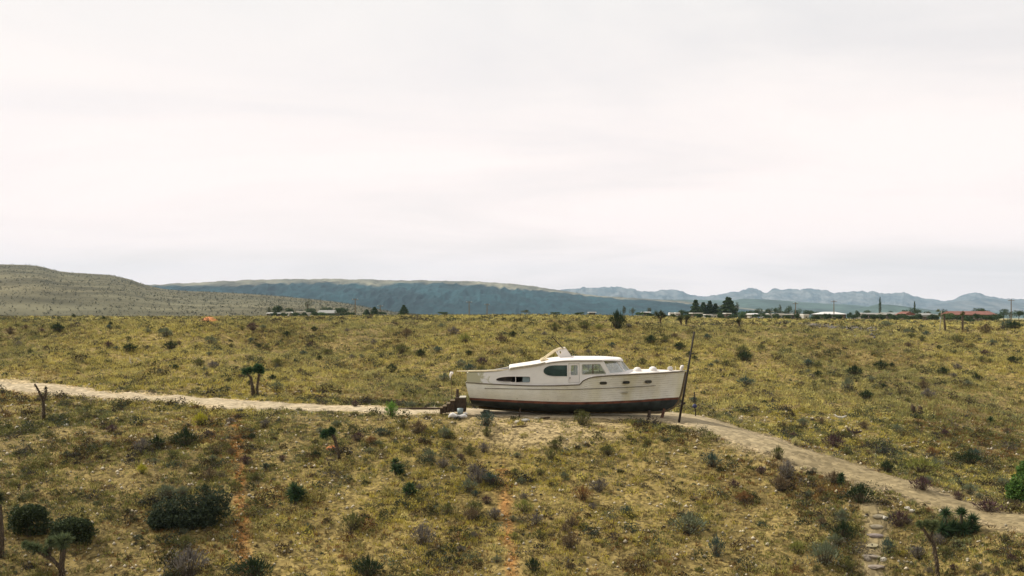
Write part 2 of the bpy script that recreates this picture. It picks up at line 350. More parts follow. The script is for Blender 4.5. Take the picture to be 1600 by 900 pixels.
def streak_d(x, y):
    best = np.full(len(x), 1e9)
    for s in SK:
        for a, b in zip(s[:-1], s[1:]):
            dx_, dy_ = b.x-a.x, b.y-a.y; t = np.clip(((x-a.x)*dx_+(y-a.y)*dy_)/(dx_**2+dy_**2), 0, 1)
            best = np.minimum(best, np.hypot(x-a.x-t*dx_, y-a.y-t*dy_))
    return best
PATH = [G(1345,772), G(1362,795), G(1371,812), G(1368,835), G(1364,855), G(1364,880), G(1368,915)]
def path_d(x, y):
    best = np.full(len(x), 1e9)
    for a, b in zip(PATH[:-1], PATH[1:]):
        dx_, dy_ = b.x-a.x, b.y-a.y; t = np.clip(((x-a.x)*dx_+(y-a.y)*dy_)/(dx_**2+dy_**2), 0, 1)
        best = np.minimum(best, np.hypot(x-a.x-t*dx_, y-a.y-t*dy_))
    return best

UU, DD2 = np.meshgrid(UG, DG, indexing='ij'); X = UU*DD2; Y = DD2; Z = terr(X.ravel(), Y.ravel()).reshape(X.shape)
V = np.stack([X, Y, Z], -1).reshape(-1, 3); nu, nd = X.shape
I = np.arange(nu*nd).reshape(nu, nd); Fq = np.stack([I[:-1, :-1], I[1:, :-1], I[1:, 1:], I[:-1, 1:]], -1).reshape(-1, 4)
xs, ys = V[:, 0], V[:, 1]
n1 = fbm(xs*.07+3, ys*.05, 3)[:, None]; n2 = fbm(xs*.5, ys*.5, 4)[:, None]
soil = np.array([.15, .112, .042])*(.6+.8*n2); soil = soil*(1-.35*np.clip(n1*2-.7, 0, 1)) + np.array([.30, .225, .075])*.35*np.clip(n1*2-.7, 0, 1)
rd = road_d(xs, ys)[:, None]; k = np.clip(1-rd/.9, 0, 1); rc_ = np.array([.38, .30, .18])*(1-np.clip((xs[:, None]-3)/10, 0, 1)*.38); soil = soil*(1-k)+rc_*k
pk = np.clip(1-path_d(xs, ys)[:, None]/.6, 0, 1); soil = soil*(1-pk)+np.array([.26, .21, .12])*pk
yb = np.clip(1-np.hypot(xs-1.5, (ys-46.2)*1.6)[:, None]/4.5, 0, 1)**.5; soil = soil*(1-yb)+np.array([.31, .24, .13])*yb
far = np.clip((ys[:, None]-95)/60, 0, 1); soil = soil*(1-far)+np.array([.30, .25, .075])*far*(.7+.6*n2)
sdm = np.full(len(xs), 9.); mk_ = (ys < 58) & (ys > 30); sdm[mk_] = streak_d(xs[mk_], ys[mk_]); sk_ = (np.clip(1-sdm/.38, 0, 1)*np.clip(fbm(xs*2.5, ys*1.2, 3)*2.6-.7, 0, 1))[:, None]; sk_ = sk_*.95; soil = soil*(1-sk_)+np.array([.30, .14, .045])*sk_
# sides and back of the site
b0 = len(V); R = 15000
ex = np.array([[-R, -R, -14], [R, -R, -14], [R, 3, -14], [-R, 3, -14], [-R, R, -112], [R, R, -112]]); V = np.vstack([V, ex])
soil = np.vstack([soil, np.tile([.2, .17, .08], (6, 1))])
l0 = I[0, 0]; r0 = I[-1, 0]; l1 = I[0, -1]; r1 = I[-1, -1]
Fq = np.vstack([Fq, [[b0, b0+1, b0+2, b0+3], [b0+3, l0, l1, b0+4], [r0, b0+2, b0+5, r1]]])
g = obj('ground', mesh_np('ground', V, Fq, M['soil'], soil, smooth=True)); tag(g, kind='structure')

M['road'] = mat('dusty_road_dirt', None, .95, .12, 3, bump=.4, attr=True, spec=.1)
def strip(name, L0, L1, nseg, ncross, colr, m, jag=.0, lift=.03, kind='structure'):
    t = np.linspace(0, len(L0)-1, nseg); idx = np.arange(len(L0))
    A = np.stack([cs(t, idx, [p[i] for p in L0]) for i in range(2)], -1); B = np.stack([cs(t, idx, [p[i] for p in L1]) for i in range(2)], -1)
    ww = np.linalg.norm(A-B, axis=1, keepdims=True); dirn = (A-B)/ww
    if jag:
        A = A+dirn*(fbm(A[:, 0]*1.5, A[:, 1]*1.5, 3)[:, None]-.5)*jag; B = B-dirn*(fbm(B[:, 0]*1.5+9, B[:, 1]*1.5, 3)[:, None]-.5)*jag
    s = np.linspace(0, 1, ncross)[None, :, None]; P = A[:, None]*(1-s)+B[:, None]*s; P = P.reshape(-1, 2)
    z = terr(P[:, 0], P[:, 1]); e = np.tile(np.linspace(0, 1, ncross), nseg)
    z = z + lift - (lift+.03)*((e < .01) | (e > .99))
    Vv = np.column_stack([P, z]); I = np.arange(nseg*ncross).reshape(nseg, ncross)
    Fc = np.stack([I[:-1, :-1], I[:-1, 1:], I[1:, 1:], I[1:, :-1]], -1).reshape(-1, 4)
    n = fbm(P[:, 0]*1.2, P[:, 1]*1.2, 4)[:, None]; lane = (np.abs(np.abs(e-.5)-.22) < .09)[:, None]
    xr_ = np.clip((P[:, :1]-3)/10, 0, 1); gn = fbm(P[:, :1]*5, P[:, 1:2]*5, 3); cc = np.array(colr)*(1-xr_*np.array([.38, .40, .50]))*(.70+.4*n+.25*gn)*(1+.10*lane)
    return tag(obj(name, mesh_np(name, Vv, Fc, m, cc, smooth=True)), kind=kind)
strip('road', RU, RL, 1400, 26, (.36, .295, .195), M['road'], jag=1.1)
speckle(M['road'], 6, .72, 1.25)
strip('path', [p+Vector((-.26, 0, 0)) for p in PATH], [p+Vector((.26, 0, 0)) for p in PATH], 160, 10, (.30, .245, .155), M['road'], jag=.5)


# ------------------------------------------------------------------ far hills and mountains
def hill(name, pts, Dr, Df, basey, colfn, nc=260, nr=40, rough=.08, prof=1.0, ridged=0, label=None, freq=1.0, crest=None, seed=0, jag=.6):
    px = np.linspace(pts[0][0], pts[-1][0], nc); ytop = cs(px, [p[0] for p in pts], [p[1] for p in pts])
    ytop = ytop+(fbm(px*.09, px*0+seed, 4, .6)-.5)*jag
    u = (px-CX)/F; H = (HY-ytop)/F*Dr; zb = (HY-basey)/F*Df
    t = np.linspace(0, 1, nr); D = Df+(Dr-Df)*t
    Xg = u[:, None]*D[None]; Yg = np.tile(D, (nc, 1))
    if crest is None: sh = t**prof
    else: sh = np.interp(t, [c[0] for c in crest], [c[1] for c in crest])
    sc = freq/Dr
    nzz = fbm(Xg*sc*44+seed, Yg*sc*9+seed, 6, .58)-.5
    rg = -np.abs(fbm(Xg*sc*40+9+seed, Yg*sc*9+seed, 4)-.5)*2*ridged
    env = np.sin(np.pi*np.clip(t, 0, 1))[None]*.8+.20*np.clip(t*4, 0, 1)
    Zg = zb+(H[:, None]-zb)*sh[None]+(H[:, None]-zb)*(nzz*rough*2+rg)*env
    # back side
    Xb = u*(Dr*1.12); Yb = np.full(nc, Dr*1.12); Zb = np.full(nc, zb-5)
    Vv = np.concatenate([np.stack([Xg, Yg, Zg], -1), np.stack([Xb, Yb, Zb], -1)[:, None]], 1)
    n2 = nr+1; I = np.arange(nc*n2).reshape(nc, n2); Fc = np.stack([I[:-1, :-1], I[1:, :-1], I[1:, 1:], I[:-1, 1:]], -1).reshape(-1, 4)
    P = Vv.reshape(-1, 3); tt = np.tile(np.append(t, 1), nc)
    return tag(obj(name, mesh_np(name, P, Fc, M['hill'], colfn(P, tt), smooth=True)), kind='structure'), (Xg, Yg, Zg)
M['hill'] = mat('hill_slope', None, .95, .35, .035, attr=True, spec=.05)
def c_mtn(P, t):
    n = fbm(P[:, 0]*.022, P[:, 2]*.03+P[:, 1]*.002, 5, .65)[:, None]; n = np.clip((n-.5)*2.6+.5, 0, 1); return np.array([.045, .065, .08])*(1-n)+np.array([.15, .155, .155])*n
def c_mesa(P, t):  # dark teal face below the top carries shade and haze in its colour
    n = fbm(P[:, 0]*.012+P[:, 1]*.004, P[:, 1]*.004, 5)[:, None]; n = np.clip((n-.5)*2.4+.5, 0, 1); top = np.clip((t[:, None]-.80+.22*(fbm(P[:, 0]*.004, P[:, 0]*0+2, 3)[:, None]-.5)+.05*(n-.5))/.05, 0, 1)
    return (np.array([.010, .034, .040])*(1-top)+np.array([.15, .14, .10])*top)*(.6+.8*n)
def c_low(P, t):
    n = fbm(P[:, 0]*.01, P[:, 1]*.01, 4)[:, None]; return np.array([.055, .085, .07])*(.4+1.2*n)
def c_left(P, t):
    n = fbm(P[:, 0]*.02, P[:, 1]*.02, 4)[:, None]; m = fbm(P[:, 0]*.006, P[:, 1]*.01+4, 3)[:, None]
    return (np.array([.125, .108, .062])*(1-m*.7)+np.array([.09, .095, .065])*m*.7)*(.6+.8*n)
MT = [(820,470),(880,452),(910,449),(950,448),(985,451),(1010,455),(1028,453.5),(1045,452),(1062,455.5),(1100,464),(1116,461),(1150,455),(1170,449.5),(1185,452),(1196,456.5),(1209,450.5),(1225,450),(1290,453),(1305,456.5),(1330,456),(1360,454.5),(1383,458),(1412,457.5),(1440,465),(1480,469.5),(1500,463),(1512,458),(1524,457),(1537,461),(1560,465),(1600,467),(1700,466),(1900,470),(2300,478)]
hill('mountain_range', MT, 7000, 5000, 501, c_mtn, 1000, 70, .17, .95, .26, freq=3.2, jag=5.0)
hill('mountain_foothill', [(1330,486),(1355,479),(1375,475.5),(1400,477),(1430,481),(1470,486),(1500,489)], 2600, 2200, 501, c_low, 160, 24, .08, .8, .1)
hill('mountain_spur', [(1440,481),(1475,473),(1500,470),(1540,466),(1570,470),(1600,473),(1700,472),(1900,478)], 5200, 4500, 501, c_mtn, 260, 30, .1, .8, .12, seed=5)
hill('low_hills', [(820,476),(870,466),(930,466),(990,467),(1060,468),(1140,469),(1165,466.5),(1200,468),(1240,471),(1290,474),(1330,476),(1380,482),(1500,486),(1700,488)], 3600, 3000, 501, c_low, 360, 30, .08, .8, .12, seed=3)
ME = [(120,458),(180,450),(232,445),(300,441),(400,436.5),(500,435.5),(600,436.5),(700,438),(760,440),(800,443),(840,448),(880,454),(930,461),(1000,466),(1060,470),(1120,476),(1200,485),(1260,490)]
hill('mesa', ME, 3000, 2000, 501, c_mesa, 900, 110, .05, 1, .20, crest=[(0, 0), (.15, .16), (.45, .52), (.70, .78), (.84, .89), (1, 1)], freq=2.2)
LH = [(-900,415),(-400,395),(-150,404),(0,413),(30,413.5),(60,416),(95,424),(130,427),(165,429),(200,436),(235,447),(270,453),(300,455),(350,457),(400,460),(450,464),(500,469),(540,474),(580,481),(620,488),(680,494)]
_, LG = hill('hillside', LH, 900, 380, 499, c_left, 500, 90, .03, .8, .03)

# the hill the photograph is taken from, behind the camera
xb = np.linspace(-260, 260, 90); yb_ = np.linspace(-300, -4, 60); XB, YB = np.meshgrid(xb, yb_, indexing='ij'); ZB = -2.6+np.clip((-YB-4)/60, 0, 1)**.8*22+np.clip((-YB-64)/200, 0, 1)*20-np.clip(np.abs(XB)-60, 0, 300)*.08+(fbm(XB*.06, YB*.06, 4)-.5)*4*np.clip((-YB-4)/15, 0, 1)
I = np.arange(90*60).reshape(90, 60); tag(obj('viewpoint_hill', mesh_np('viewpoint_hill', np.stack([XB, YB, ZB], -1).reshape(-1, 3), np.stack([I[:-1, :-1], I[1:, :-1], I[1:, 1:], I[:-1, 1:]], -1).reshape(-1, 4), M['soil'], np.array([.15, .14, .06])*(.3+1.4*fbm(XB.ravel()*.25, YB.ravel()*.25, 4))[:, None], smooth=True)), kind='structure')
# haze
hz = MB().box((0, 3500, 90), (15000, 9000, 500)); hm = bpy.data.materials.new('haze_air'); hm.use_nodes = True
t = hm.node_tree; t.nodes.clear(); o_ = t.nodes.new('ShaderNodeOutputMaterial'); pv = t.nodes.new('ShaderNodeVolumePrincipled')
pv.inputs['Density'].default_value = 8.5e-5; pv.inputs['Color'].default_value = (.58, .80, 1.0, 1); t.links.new(pv.outputs[0], o_.inputs['Volume'])
HAZE = hz.build('haze', hm); tag(HAZE, kind='stuff')

# ------------------------------------------------------------------ plant mesh generators
def blades(n, cx, cy, cz, r0, hh, w, colr, lean=.6):
    """n tapered blades: arrays of base centre, height; returns tri verts (n*3,3), colours"""
    a = rng.random(n)*2*np.pi; q = np.sqrt(rng.random(n))*r0
    bx = cx+np.cos(a)*q; by = cy+np.sin(a)*q; ln = lean*(.3+rng.random(n))
    tx = bx+np.cos(a)*ln*hh; ty = by+np.sin(a)*ln*hh; tz = cz+hh*(.5+.7*rng.random(n))
    p = rng.random(n)*np.pi; wx = np.cos(p)*w/2; wy = np.sin(p)*w/2
    Vv = np.empty((n, 3, 3)); Vv[:, 0] = np.stack([bx-wx, by-wy, cz-.02], -1); Vv[:, 1] = np.stack([bx+wx, by+wy, cz-.02], -1); Vv[:, 2] = np.stack([tx, ty, tz], -1)
    cc = np.repeat(colr*(.7+.6*rng.random(n))[:, None], 3, axis=0)
    return Vv.reshape(-1, 3), cc
def leaves(ctr, size, colr):
    """random oriented triangles at ctr (n,3)"""
    n = len(ctr); d = rng.normal(size=(n, 3)); d /= np.linalg.norm(d, axis=1, keepdims=True)
    e = rng.normal(size=(n, 3)); e -= (e*d).sum(1, keepdims=True)*d; e /= np.linalg.norm(e, axis=1, keepdims=True)
    s = (size*(.6+.8*rng.random(n)))[:, None] if not np.isscalar(size) else (size*(.6+.8*rng.random(n)))[:, None]
    Vv = np.stack([ctr-d*s*.5-e*s*.35, ctr-d*s*.5+e*s*.35, ctr+d*s*.7], 1)
    return Vv.reshape(-1, 3), np.repeat(colr, 3, axis=0)
def tri_obj(name, Vl, Cl, m, parent=None):
    Vv = np.vstack(Vl); cc = np.vstack(Cl); Fc = np.arange(len(Vv)).reshape(-1, 3)
    return obj(name, mesh_np(name, Vv, Fc, m, cc), parent)
def tri_mesh(name, Vl, Cl, m):
    Vv = np.vstack(Vl); cc = np.vstack(Cl); return mesh_np(name, Vv, np.arange(len(Vv)).reshape(-1, 3), m, cc)

def scatter(dens, D0, D1, clump=.5, keep_road=.12, umax=.60):
    area = umax*(D1**2-D0**2); n = int(area*dens)
    D = np.sqrt(D0**2+(D1**2-D0**2)*rng.random(n)); u = (rng.random(n)*2-1)*umax; x = u*D; y = D
    if clump:
        nn = fbm(x*.6+2, y*.6, 3); k = rng.random(n) < np.clip((nn-.5)*4*clump+.62, .12, 1); x, y = x[k], y[k]
    m = y < 75
    rd = np.full(len(x), 9.); rd[m] = road_d(x[m], y[m]); pd = np.full(len(x), 9.); pd[m] = path_d(x[m], y[m])
    yard = np.hypot(x-1.5, (y-46.3)*1.7)
    k = (rng.random(len(x)) < np.clip(rd/.8+keep_road, 0, 1)) & (pd > .20+.3*rng.random(len(x))) & ~((x > -2.8) & (x < 8.6) & (y > 46.9) & (y < 51)) & ((yard > 4) | (rng.random(len(x)) < .25))
    return x[k], y[k]

def tufts(name, dens, D0, D1, nb, h, w, label):
    x, y = scatter(dens, D0, D1); z = terr(x, y)
    c = cover(x, y, rng.random(len(x)))*(.75+.5*rng.random(len(x)))[:, None]
    m = y < 56
    if m.any():
        sdist = np.full(len(x), 9.); sdist[m] = streak_d(x[m], y[m]); k = (sdist < .24*(.4+rng.random(len(x)))) & (rng.random(len(x)) < .8)
        c[k] = np.array([.40, .19, .05])*(.7+.6*rng.random(k.sum()))[:, None]
    hh = h*(.5+rng.random(len(x))); rr = .10+.12*rng.random(len(x))
    if m.any(): hh[sdist < .22] *= .45; hh = hh*np.where(m & (road_d(x, y) < .3), .5, 1)
    Vv, cc = blades(len(x)*nb, np.repeat(x, nb), np.repeat(y, nb), np.repeat(z, nb), np.repeat(rr, nb), np.repeat(hh, nb), w, np.repeat(c, nb, axis=0))
    o = tri_obj(name, [Vv], [cc], M['plant']); return tag(o, label, 'grass', kind='stuff')
tufts('dry_grass', 44, 29, 58, 16, .105, .028, 'short dry straw and olive grass tufts on the slope below the boat and road')
tufts('dry_grass', 22, 58, 96, 12, .17, .05, 'dry straw and olive grass tufts covering the slope behind the boat')
tufts('dry_grass', 3.0, 96, 230, 9, .16, .12, 'yellow dry grass on the flat ground beyond the slope')

def mounds(name, dens, D0, D1, nl, rmin, rmax, leaf, label, dark=1.0, cat='scrub'):
    x, y = scatter(dens, D0, D1, clump=.7, keep_road=0); n = len(x); z = terr(x, y)
    r = rmin+(rmax-rmin)*rng.random(n)**2.2; c = cover(x, y, rng.random(n))
    pal = np.array([[.085, .09, .032], [.07, .06, .048], [.075, .095, .055], [.085, .065, .032]]); k = rng.random(n) < .50+.25*(fbm(x*.15, y*.15, 2) > .5)
    c[k] = pal[rng.integers(0, 4, k.sum())]; c *= (.7+.5*rng.random(n))[:, None]*dark
    a = rng.random((n, nl))*2*np.pi; ph = np.arccos(rng.random((n, nl))); q = (.55+.5*rng.random((n, nl)))*r[:, None]
    bump = 1+.28*np.sin(a*3+rng.random((n, 1))*6)*np.sin(ph*2)
    P = np.stack([x[:, None]+np.cos(a)*np.sin(ph)*q*bump, y[:, None]+np.sin(a)*np.sin(ph)*q*bump, z[:, None]+np.cos(ph)*q*.85*bump], -1).reshape(-1, 3)
    Vv, cc = leaves(P, np.repeat(np.maximum(leaf, r*.16), nl), np.repeat(c, nl, axis=0)*(.7+.6*rng.random(n*nl))[:, None])
    return tag(tri_obj(name, [Vv], [cc], M['plant']), label, cat, kind='stuff')
mounds('low_scrub', 9.0, 29, 58, 70, .06, .38, .035, 'low rounded olive and brown scrub scattered over the near slope')
mounds('low_scrub', 4.2, 58, 96, 48, .10, .50, .055, 'low rounded scrub scattered over the slope behind the boat')
mounds('low_scrub', .30, 96, 330, 40, .18, .55, .13, 'dark low scrub over the flat land before the houses')

mounds('low_scrub', 1.5, 29, 58, 170, .16, .52, .045, 'darker knee-high scrub scattered over the near slope', dark=.62)
mounds('low_scrub', .40, 58, 110, 110, .24, .62, .07, 'darker knee-high scrub scattered over the far slope', dark=.62)
# shrub specks on the left hillside
Xg, Yg, Zg = LG; n = 16000; i = rng.integers(0, Xg.shape[0]-1, n); j = (rng.random(n)*(Xg.shape[1]-2)).astype(int)
fx, fy = rng.random(n), rng.random(n)
px_ = Xg[i, j]*(1-fx)+Xg[i+1, j]*fx; py_ = Yg[i, j]*(1-fy)+Yg[i, j+1]*fy; pz_ = Zg[i, j]*(1-fy)+Zg[i, j+1]*fy
px_ = px_*(py_/Yg[i, j]); r = .22+.5*rng.random(n)**3; nl = 8
P = np.repeat(np.stack([px_, py_, pz_], -1), nl, 0)+rng.normal(size=(n*nl, 3))*np.repeat(r, nl)[:, None]*.45+np.array([0, 0, .5])
cc = np.repeat(np.array([[.085, .085, .06]])*(.6+.8*rng.random(n))[:, None], nl, 0)
Vv, c2 = leaves(P, np.repeat(r*.8, nl), cc); tag(tri_obj('hillside_scrub', [Vv], [c2], M['plant']), 'dark specks of scrub over the bare hillside far left', 'scrub', kind='stuff')

# loose stones
x, y = scatter(9, 30, 60, clump=0, keep_road=.12); n = len(x); z = terr(x, y); s = .018+.075*rng.random(n)**4
oc = np.array([[1, 0, 0], [-1, 0, 0], [0, 1, 0], [0, -1, 0], [0, 0, .8], [0, 0, -.8]]); of = np.array([[0, 2, 4], [2, 1, 4], [1, 3, 4], [3, 0, 4], [2, 0, 5], [1, 2, 5], [3, 1, 5], [0, 3, 5]])
P = oc[None]*(s[:, None, None])*(.6+.8*rng.random((n, 6, 1))); a = rng.random(n)*6.28; ca, sa = np.cos(a)[:, None], np.sin(a)[:, None]
P = np.stack([P[..., 0]*ca-P[..., 1]*sa, P[..., 0]*sa+P[..., 1]*ca, P[..., 2]], -1)+np.stack([x, y, z+s*.3], -1)[:, None]
Fc = (of[None]+(np.arange(n)*6)[:, None, None]).reshape(-1, 3); sc = np.array([[.46, .40, .29]])*(.5+.7*rng.random(n))[:, None]
tag(obj('gravel', mesh_np('gravel', P.reshape(-1, 3), Fc, M['rock'], np.repeat(sc, 6, 0))), 'pale loose stones scattered among the grass', 'gravel', kind='stuff')

# ------------------------------------------------------------------ shrubs as individuals
KIND = {  # colour, second colour, leaf, n, height ratio
 'sage': ((.125, .145, .085), (.16, .17, .11)), 'dark green': ((.026, .042, .018), (.045, .06, .022)), 'olive': ((.10, .105, .035), (.14, .13, .045)),
 'brown': ((.12, .085, .05), (.15, .11, .06)), 'grey': ((.13, .115, .10), (.17, .15, .125)), 'bright green': ((.13, .25, .045), (.19, .31, .05)),
 'yellow': ((.38, .35, .04), (.30, .31, .05)), 'blue-green': ((.055, .085, .065), (.085, .12, .09)), 'pale yellow': ((.50, .46, .20), (.42, .40, .15)),
 'yellow-green': ((.19, .20, .05), (.24, .23, .06)), 'purple-brown': ((.075, .045, .045), (.10, .06, .05)), 'rust': ((.19, .10, .04), (.23, .13, .05))}
def bush_mesh(kind, n=700, leaf=.068, hr=.75, lobes=6, stems=True, spiky=.25):
    c1, c2 = map(np.array, KIND[kind]); Vl, Cl = [], []
    lc = []
    for k in range(lobes):
        a = 2*math.pi*k/lobes+random.random(); q = .45*random.random()+.15; lc.append((math.cos(a)*q, math.sin(a)*q, hr*(.3+.35*random.random()), .38+.25*random.random(), random.random()))
    lc = np.array(lc); k = rng.integers(0, lobes, n); d = rng.normal(size=(n, 3)); d /= np.linalg.norm(d, axis=1, keepdims=True)
    rad = lc[k, 3]*(.45+.6*rng.random(n)**.6); P = lc[k, :3]+d*rad[:, None]*np.array([1, 1, hr]); P[:, 2] = np.abs(P[:, 2])
    mixr = (lc[k, 4]*.6+.4*rng.random(n))[:, None]; cc = (c1*(1-mixr)+c2*mixr)*(.65+.7*rng.random(n))[:, None]
    Vv, c_ = leaves(P, leaf, cc); Vl.append(Vv); Cl.append(c_)
    nb = int(n*spiky); a = rng.random(nb)*6.28; q = rng.random(nb)*.75; el = 1-q*.6
    b = np.stack([np.cos(a)*q*.3, np.sin(a)*q*.3, np.zeros(nb)], -1); tp = np.stack([np.cos(a)*q*1.25, np.sin(a)*q*1.25, hr*el*(1.0+.35*rng.random(nb))], -1)
    m0 = b*.35+tp*.65; wv = rng.normal(size=(nb, 3))*.02; Vv = np.stack([m0-wv, m0+wv, tp], 1).reshape(-1, 3); Vl.append(Vv); Cl.append(np.repeat(np.tile(c1*1.1, (nb, 1)), 3, 0))
    Vv = np.stack([b-wv*.6, b+wv*.6, tp*.8], 1).reshape(-1, 3); Vl.append(Vv); Cl.append(np.repeat(np.tile([[.10, .08, .055]], (nb, 1)), 3, 0))
    return tri_mesh(kind.replace(' ', '_').replace('-', '_')+'_shrub', Vl, Cl, M['plant'])
BM = {}
def proto(kind, v):
    if (kind, v) not in BM: BM[(kind, v)] = bush_mesh(kind, n=800 if kind in ('dark green', 'bright green', 'yellow') else 480, lobes=5+v)
    return BM[(kind, v)]
def shrub(px, py, wpx, hpx, kind, label, name='desert_shrub', cat='shrub', group=None, p=None):
    """py = row of the foot"""
    p = p or G(px, py); k = p.y/F; o = obj(name, proto(kind, random.randrange(3)), loc=p)
    w = wpx*k/2/.86; h = hpx*k/.80; o.scale = (w, w*.9, h); o.rotation_euler = (0, 0, 0 if abs(wpx-hpx) > 30 else random.random()*6.28)
    return tag(o, label, cat, group)

LAND = []   # landmarks for naming the anonymous shrubs: (px, py, phrase)
def big_shrub(*a, land=None, **k):
    o = shrub(*a, **k); LAND.append((a[0], a[1], land)) if land else None; return o
big_shrub(290, 697, 42, 27, 'dark green', 'dense dark green rounded bush between the yellow bush and the slope of pale stones', land='the dark green round bush')
big_shrub(313, 665, 28, 21, 'yellow', 'bright yellow flowering bush just below the road at left', land='the yellow flowering bush')
big_shrub(612, 651, 25, 23, 'bright green', 'bright lime green feathery bush on the near edge of the road', land='the lime green bush on the road')
big_shrub(222, 740, 18, 16, 'yellow', 'small pale yellow-green bush standing alone in the left foreground', land='the small yellow-green bush')
big_shrub(270, 716, 22, 13, 'olive', 'small mid green bush just below the round dark green bush', land=None)
big_shrub(760, 666, 34, 24, 'blue-green', 'grey-green feathery shrub in front of the boat stern', land='the feathery shrub by the stern')
big_shrub(909, 664, 32, 22, 'olive', 'olive brush growing against the middle of the boat keel', land='the brush against the keel')
big_shrub(1112, 730, 38, 22, 'blue-green', 'rounded blue-green sagebrush right of the bow and below the road', land='the blue-green sagebrush')
big_shrub(1075, 832, 66, 30, 'sage', 'wide pale sagebrush clump in the lower right foreground', land='the wide sagebrush clump')
big_shrub(1120, 870, 30, 32, 'blue-green', 'upright grey-green shrub near the bottom edge right of centre', land='the upright grey-green shrub')
big_shrub(1230, 748, 34, 28, 'grey', 'round grey twiggy shrub just below the road on the right', land='the round grey shrub')
big_shrub(1216, 718, 24, 22, 'olive', 'small green bush on the near verge of the road right of the boat', land=None)
big_shrub(1345, 786, 46, 30, 'dark green', 'dark green shrub at the top of the stone steps', land='the dark shrub above the steps')
big_shrub(1290, 880, 60, 32, 'sage', 'broad grey-green shrub left of the stone steps', land='the broad shrub left of the steps')
big_shrub(1318, 842, 38, 26, 'dark green', 'dark round shrub halfway down left of the stone steps')
big_shrub(1387, 866, 26, 26, 'blue-green', 'small dark blue-green shrub right of the lowest stone steps')
big_shrub(1316, 812, 28, 18, 'sage', 'pale grey-green shrub left of the top stone step')
big_shrub(1440, 740, 62, 26, 'yellow-green', 'wide feathery yellow-green bush beyond the road on the right', land='the yellow-green bush beyond the road')
big_shrub(1440, 766, 44, 22, 'purple-brown', 'brown twiggy bush at the far verge of the road on the right')
big_shrub(1386, 739, 22, 22, 'dark green', 'dark green yucca-like shrub at the far verge of the road')
big_shrub(1498, 782, 18, 16, 'purple-brown', 'small dark bush at the far verge of the road near the right edge')
big_shrub(1545, 800, 62, 18, 'purple-brown', 'long low brown brush lining the far verge at the right edge')
big_shrub(1405, 822, 34, 26, 'purple-brown', 'dark brown low shrub right of the top stone step')
big_shrub(295, 884+16, 70, 42, 'grey', 'grey bare twiggy shrub at the bottom edge on the left', land='the grey twiggy shrub at the bottom')
big_shrub(395, 906, 70, 34, 'dark green', 'dark green leafy bush cut off by the bottom edge on the left')
big_shrub(575, 900, 56, 30, 'dark green', 'dark bush at the bottom edge left of centre', land='the dark bush at the bottom')
big_shrub(833, 893, 30, 20, 'dark green', 'dark green round shrub at the bottom near the right orange streak')
big_shrub(980, 806, 26, 16, 'blue-green', 'small blue-green shrub low in the middle of the near slope')
big_shrub(672, 722, 30, 20, 'sage', 'sage green shrub above the pair of dark yuccas', land='the sage shrub above the yuccas')
big_shrub(694, 684, 26, 18, 'sage', 'grey-green shrub below the white sack and steps')
big_shrub(596, 681, 24, 14, 'blue-green', 'small dark blue-green shrub below the lime green bush')
big_shrub(765, 756, 32, 18, 'blue-green', 'dark blue-green shrub beside the top of the right orange streak')
big_shrub(732, 768, 40, 20, 'sage', 'grey-green shrub left of the right orange streak')
big_shrub(773, 812, 30, 18, 'grey', 'dark grey shrub touching the middle of the right orange streak')
big_shrub(660, 852, 44, 32, 'grey', 'tall grey twiggy shrub low in the centre left', land='the grey twiggy shrub low in the centre')
big_shrub(552, 828, 44, 28, 'olive', 'leafy olive shrub below the big yucca clump')
big_shrub(657, 557, 18, 12, 'dark green', 'dark olive bush alone on the slope left above the boat', land='the lone dark bush on the far slope')
big_shrub(555, 636, 15, 11, 'purple-brown', 'small dark bush at the far verge of the road', land=None)
big_shrub(965, 513, 32, 27, 'dark green', 'big dark green round bush on the rim beyond the boat', land='the big round bush on the rim')
big_shrub(936, 514, 18, 8, 'yellow-green', 'low yellow-green bush left of the big round bush on the rim')
big_shrub(1585, 514, 30, 12, 'dark green', 'dark bush on the rim at the right edge')
big_shrub(1165, 602, 34, 13, 'blue-green', 'grey-green low shrub on the slope right of the tall pole', land='the low shrub right of the pole')
big_shrub(1325, 610, 22, 20, 'sage', 'grey-green shrub in the middle of the right far slope', land='the shrub in the middle of the right slope')
big_shrub(1476, 682, 18, 12, 'purple-brown', 'small dark purple-brown bush on the lower right far slope', land='the purple-brown bush')
big_shrub(1243, 696, 16, 13, 'pale yellow', 'pale yellow bush at the far verge right of the boat', land=None)
big_shrub(1385, 512, 26, 11, 'sage', 'green prickly clump on the rim before the grey roofed house')
for k, (a, b) in enumerate([(574, 590), (583, 588), (592, 585), (601, 583), (611, 582)]):
    shrub(a, b, 12, 10, 'pale yellow', ['leftmost', 'second from left', 'middle', 'second from right', 'rightmost'][k]+' of five pale yellow flowering bushes in a row', name='flowering_bush', group='row of pale yellow flowering bushes')
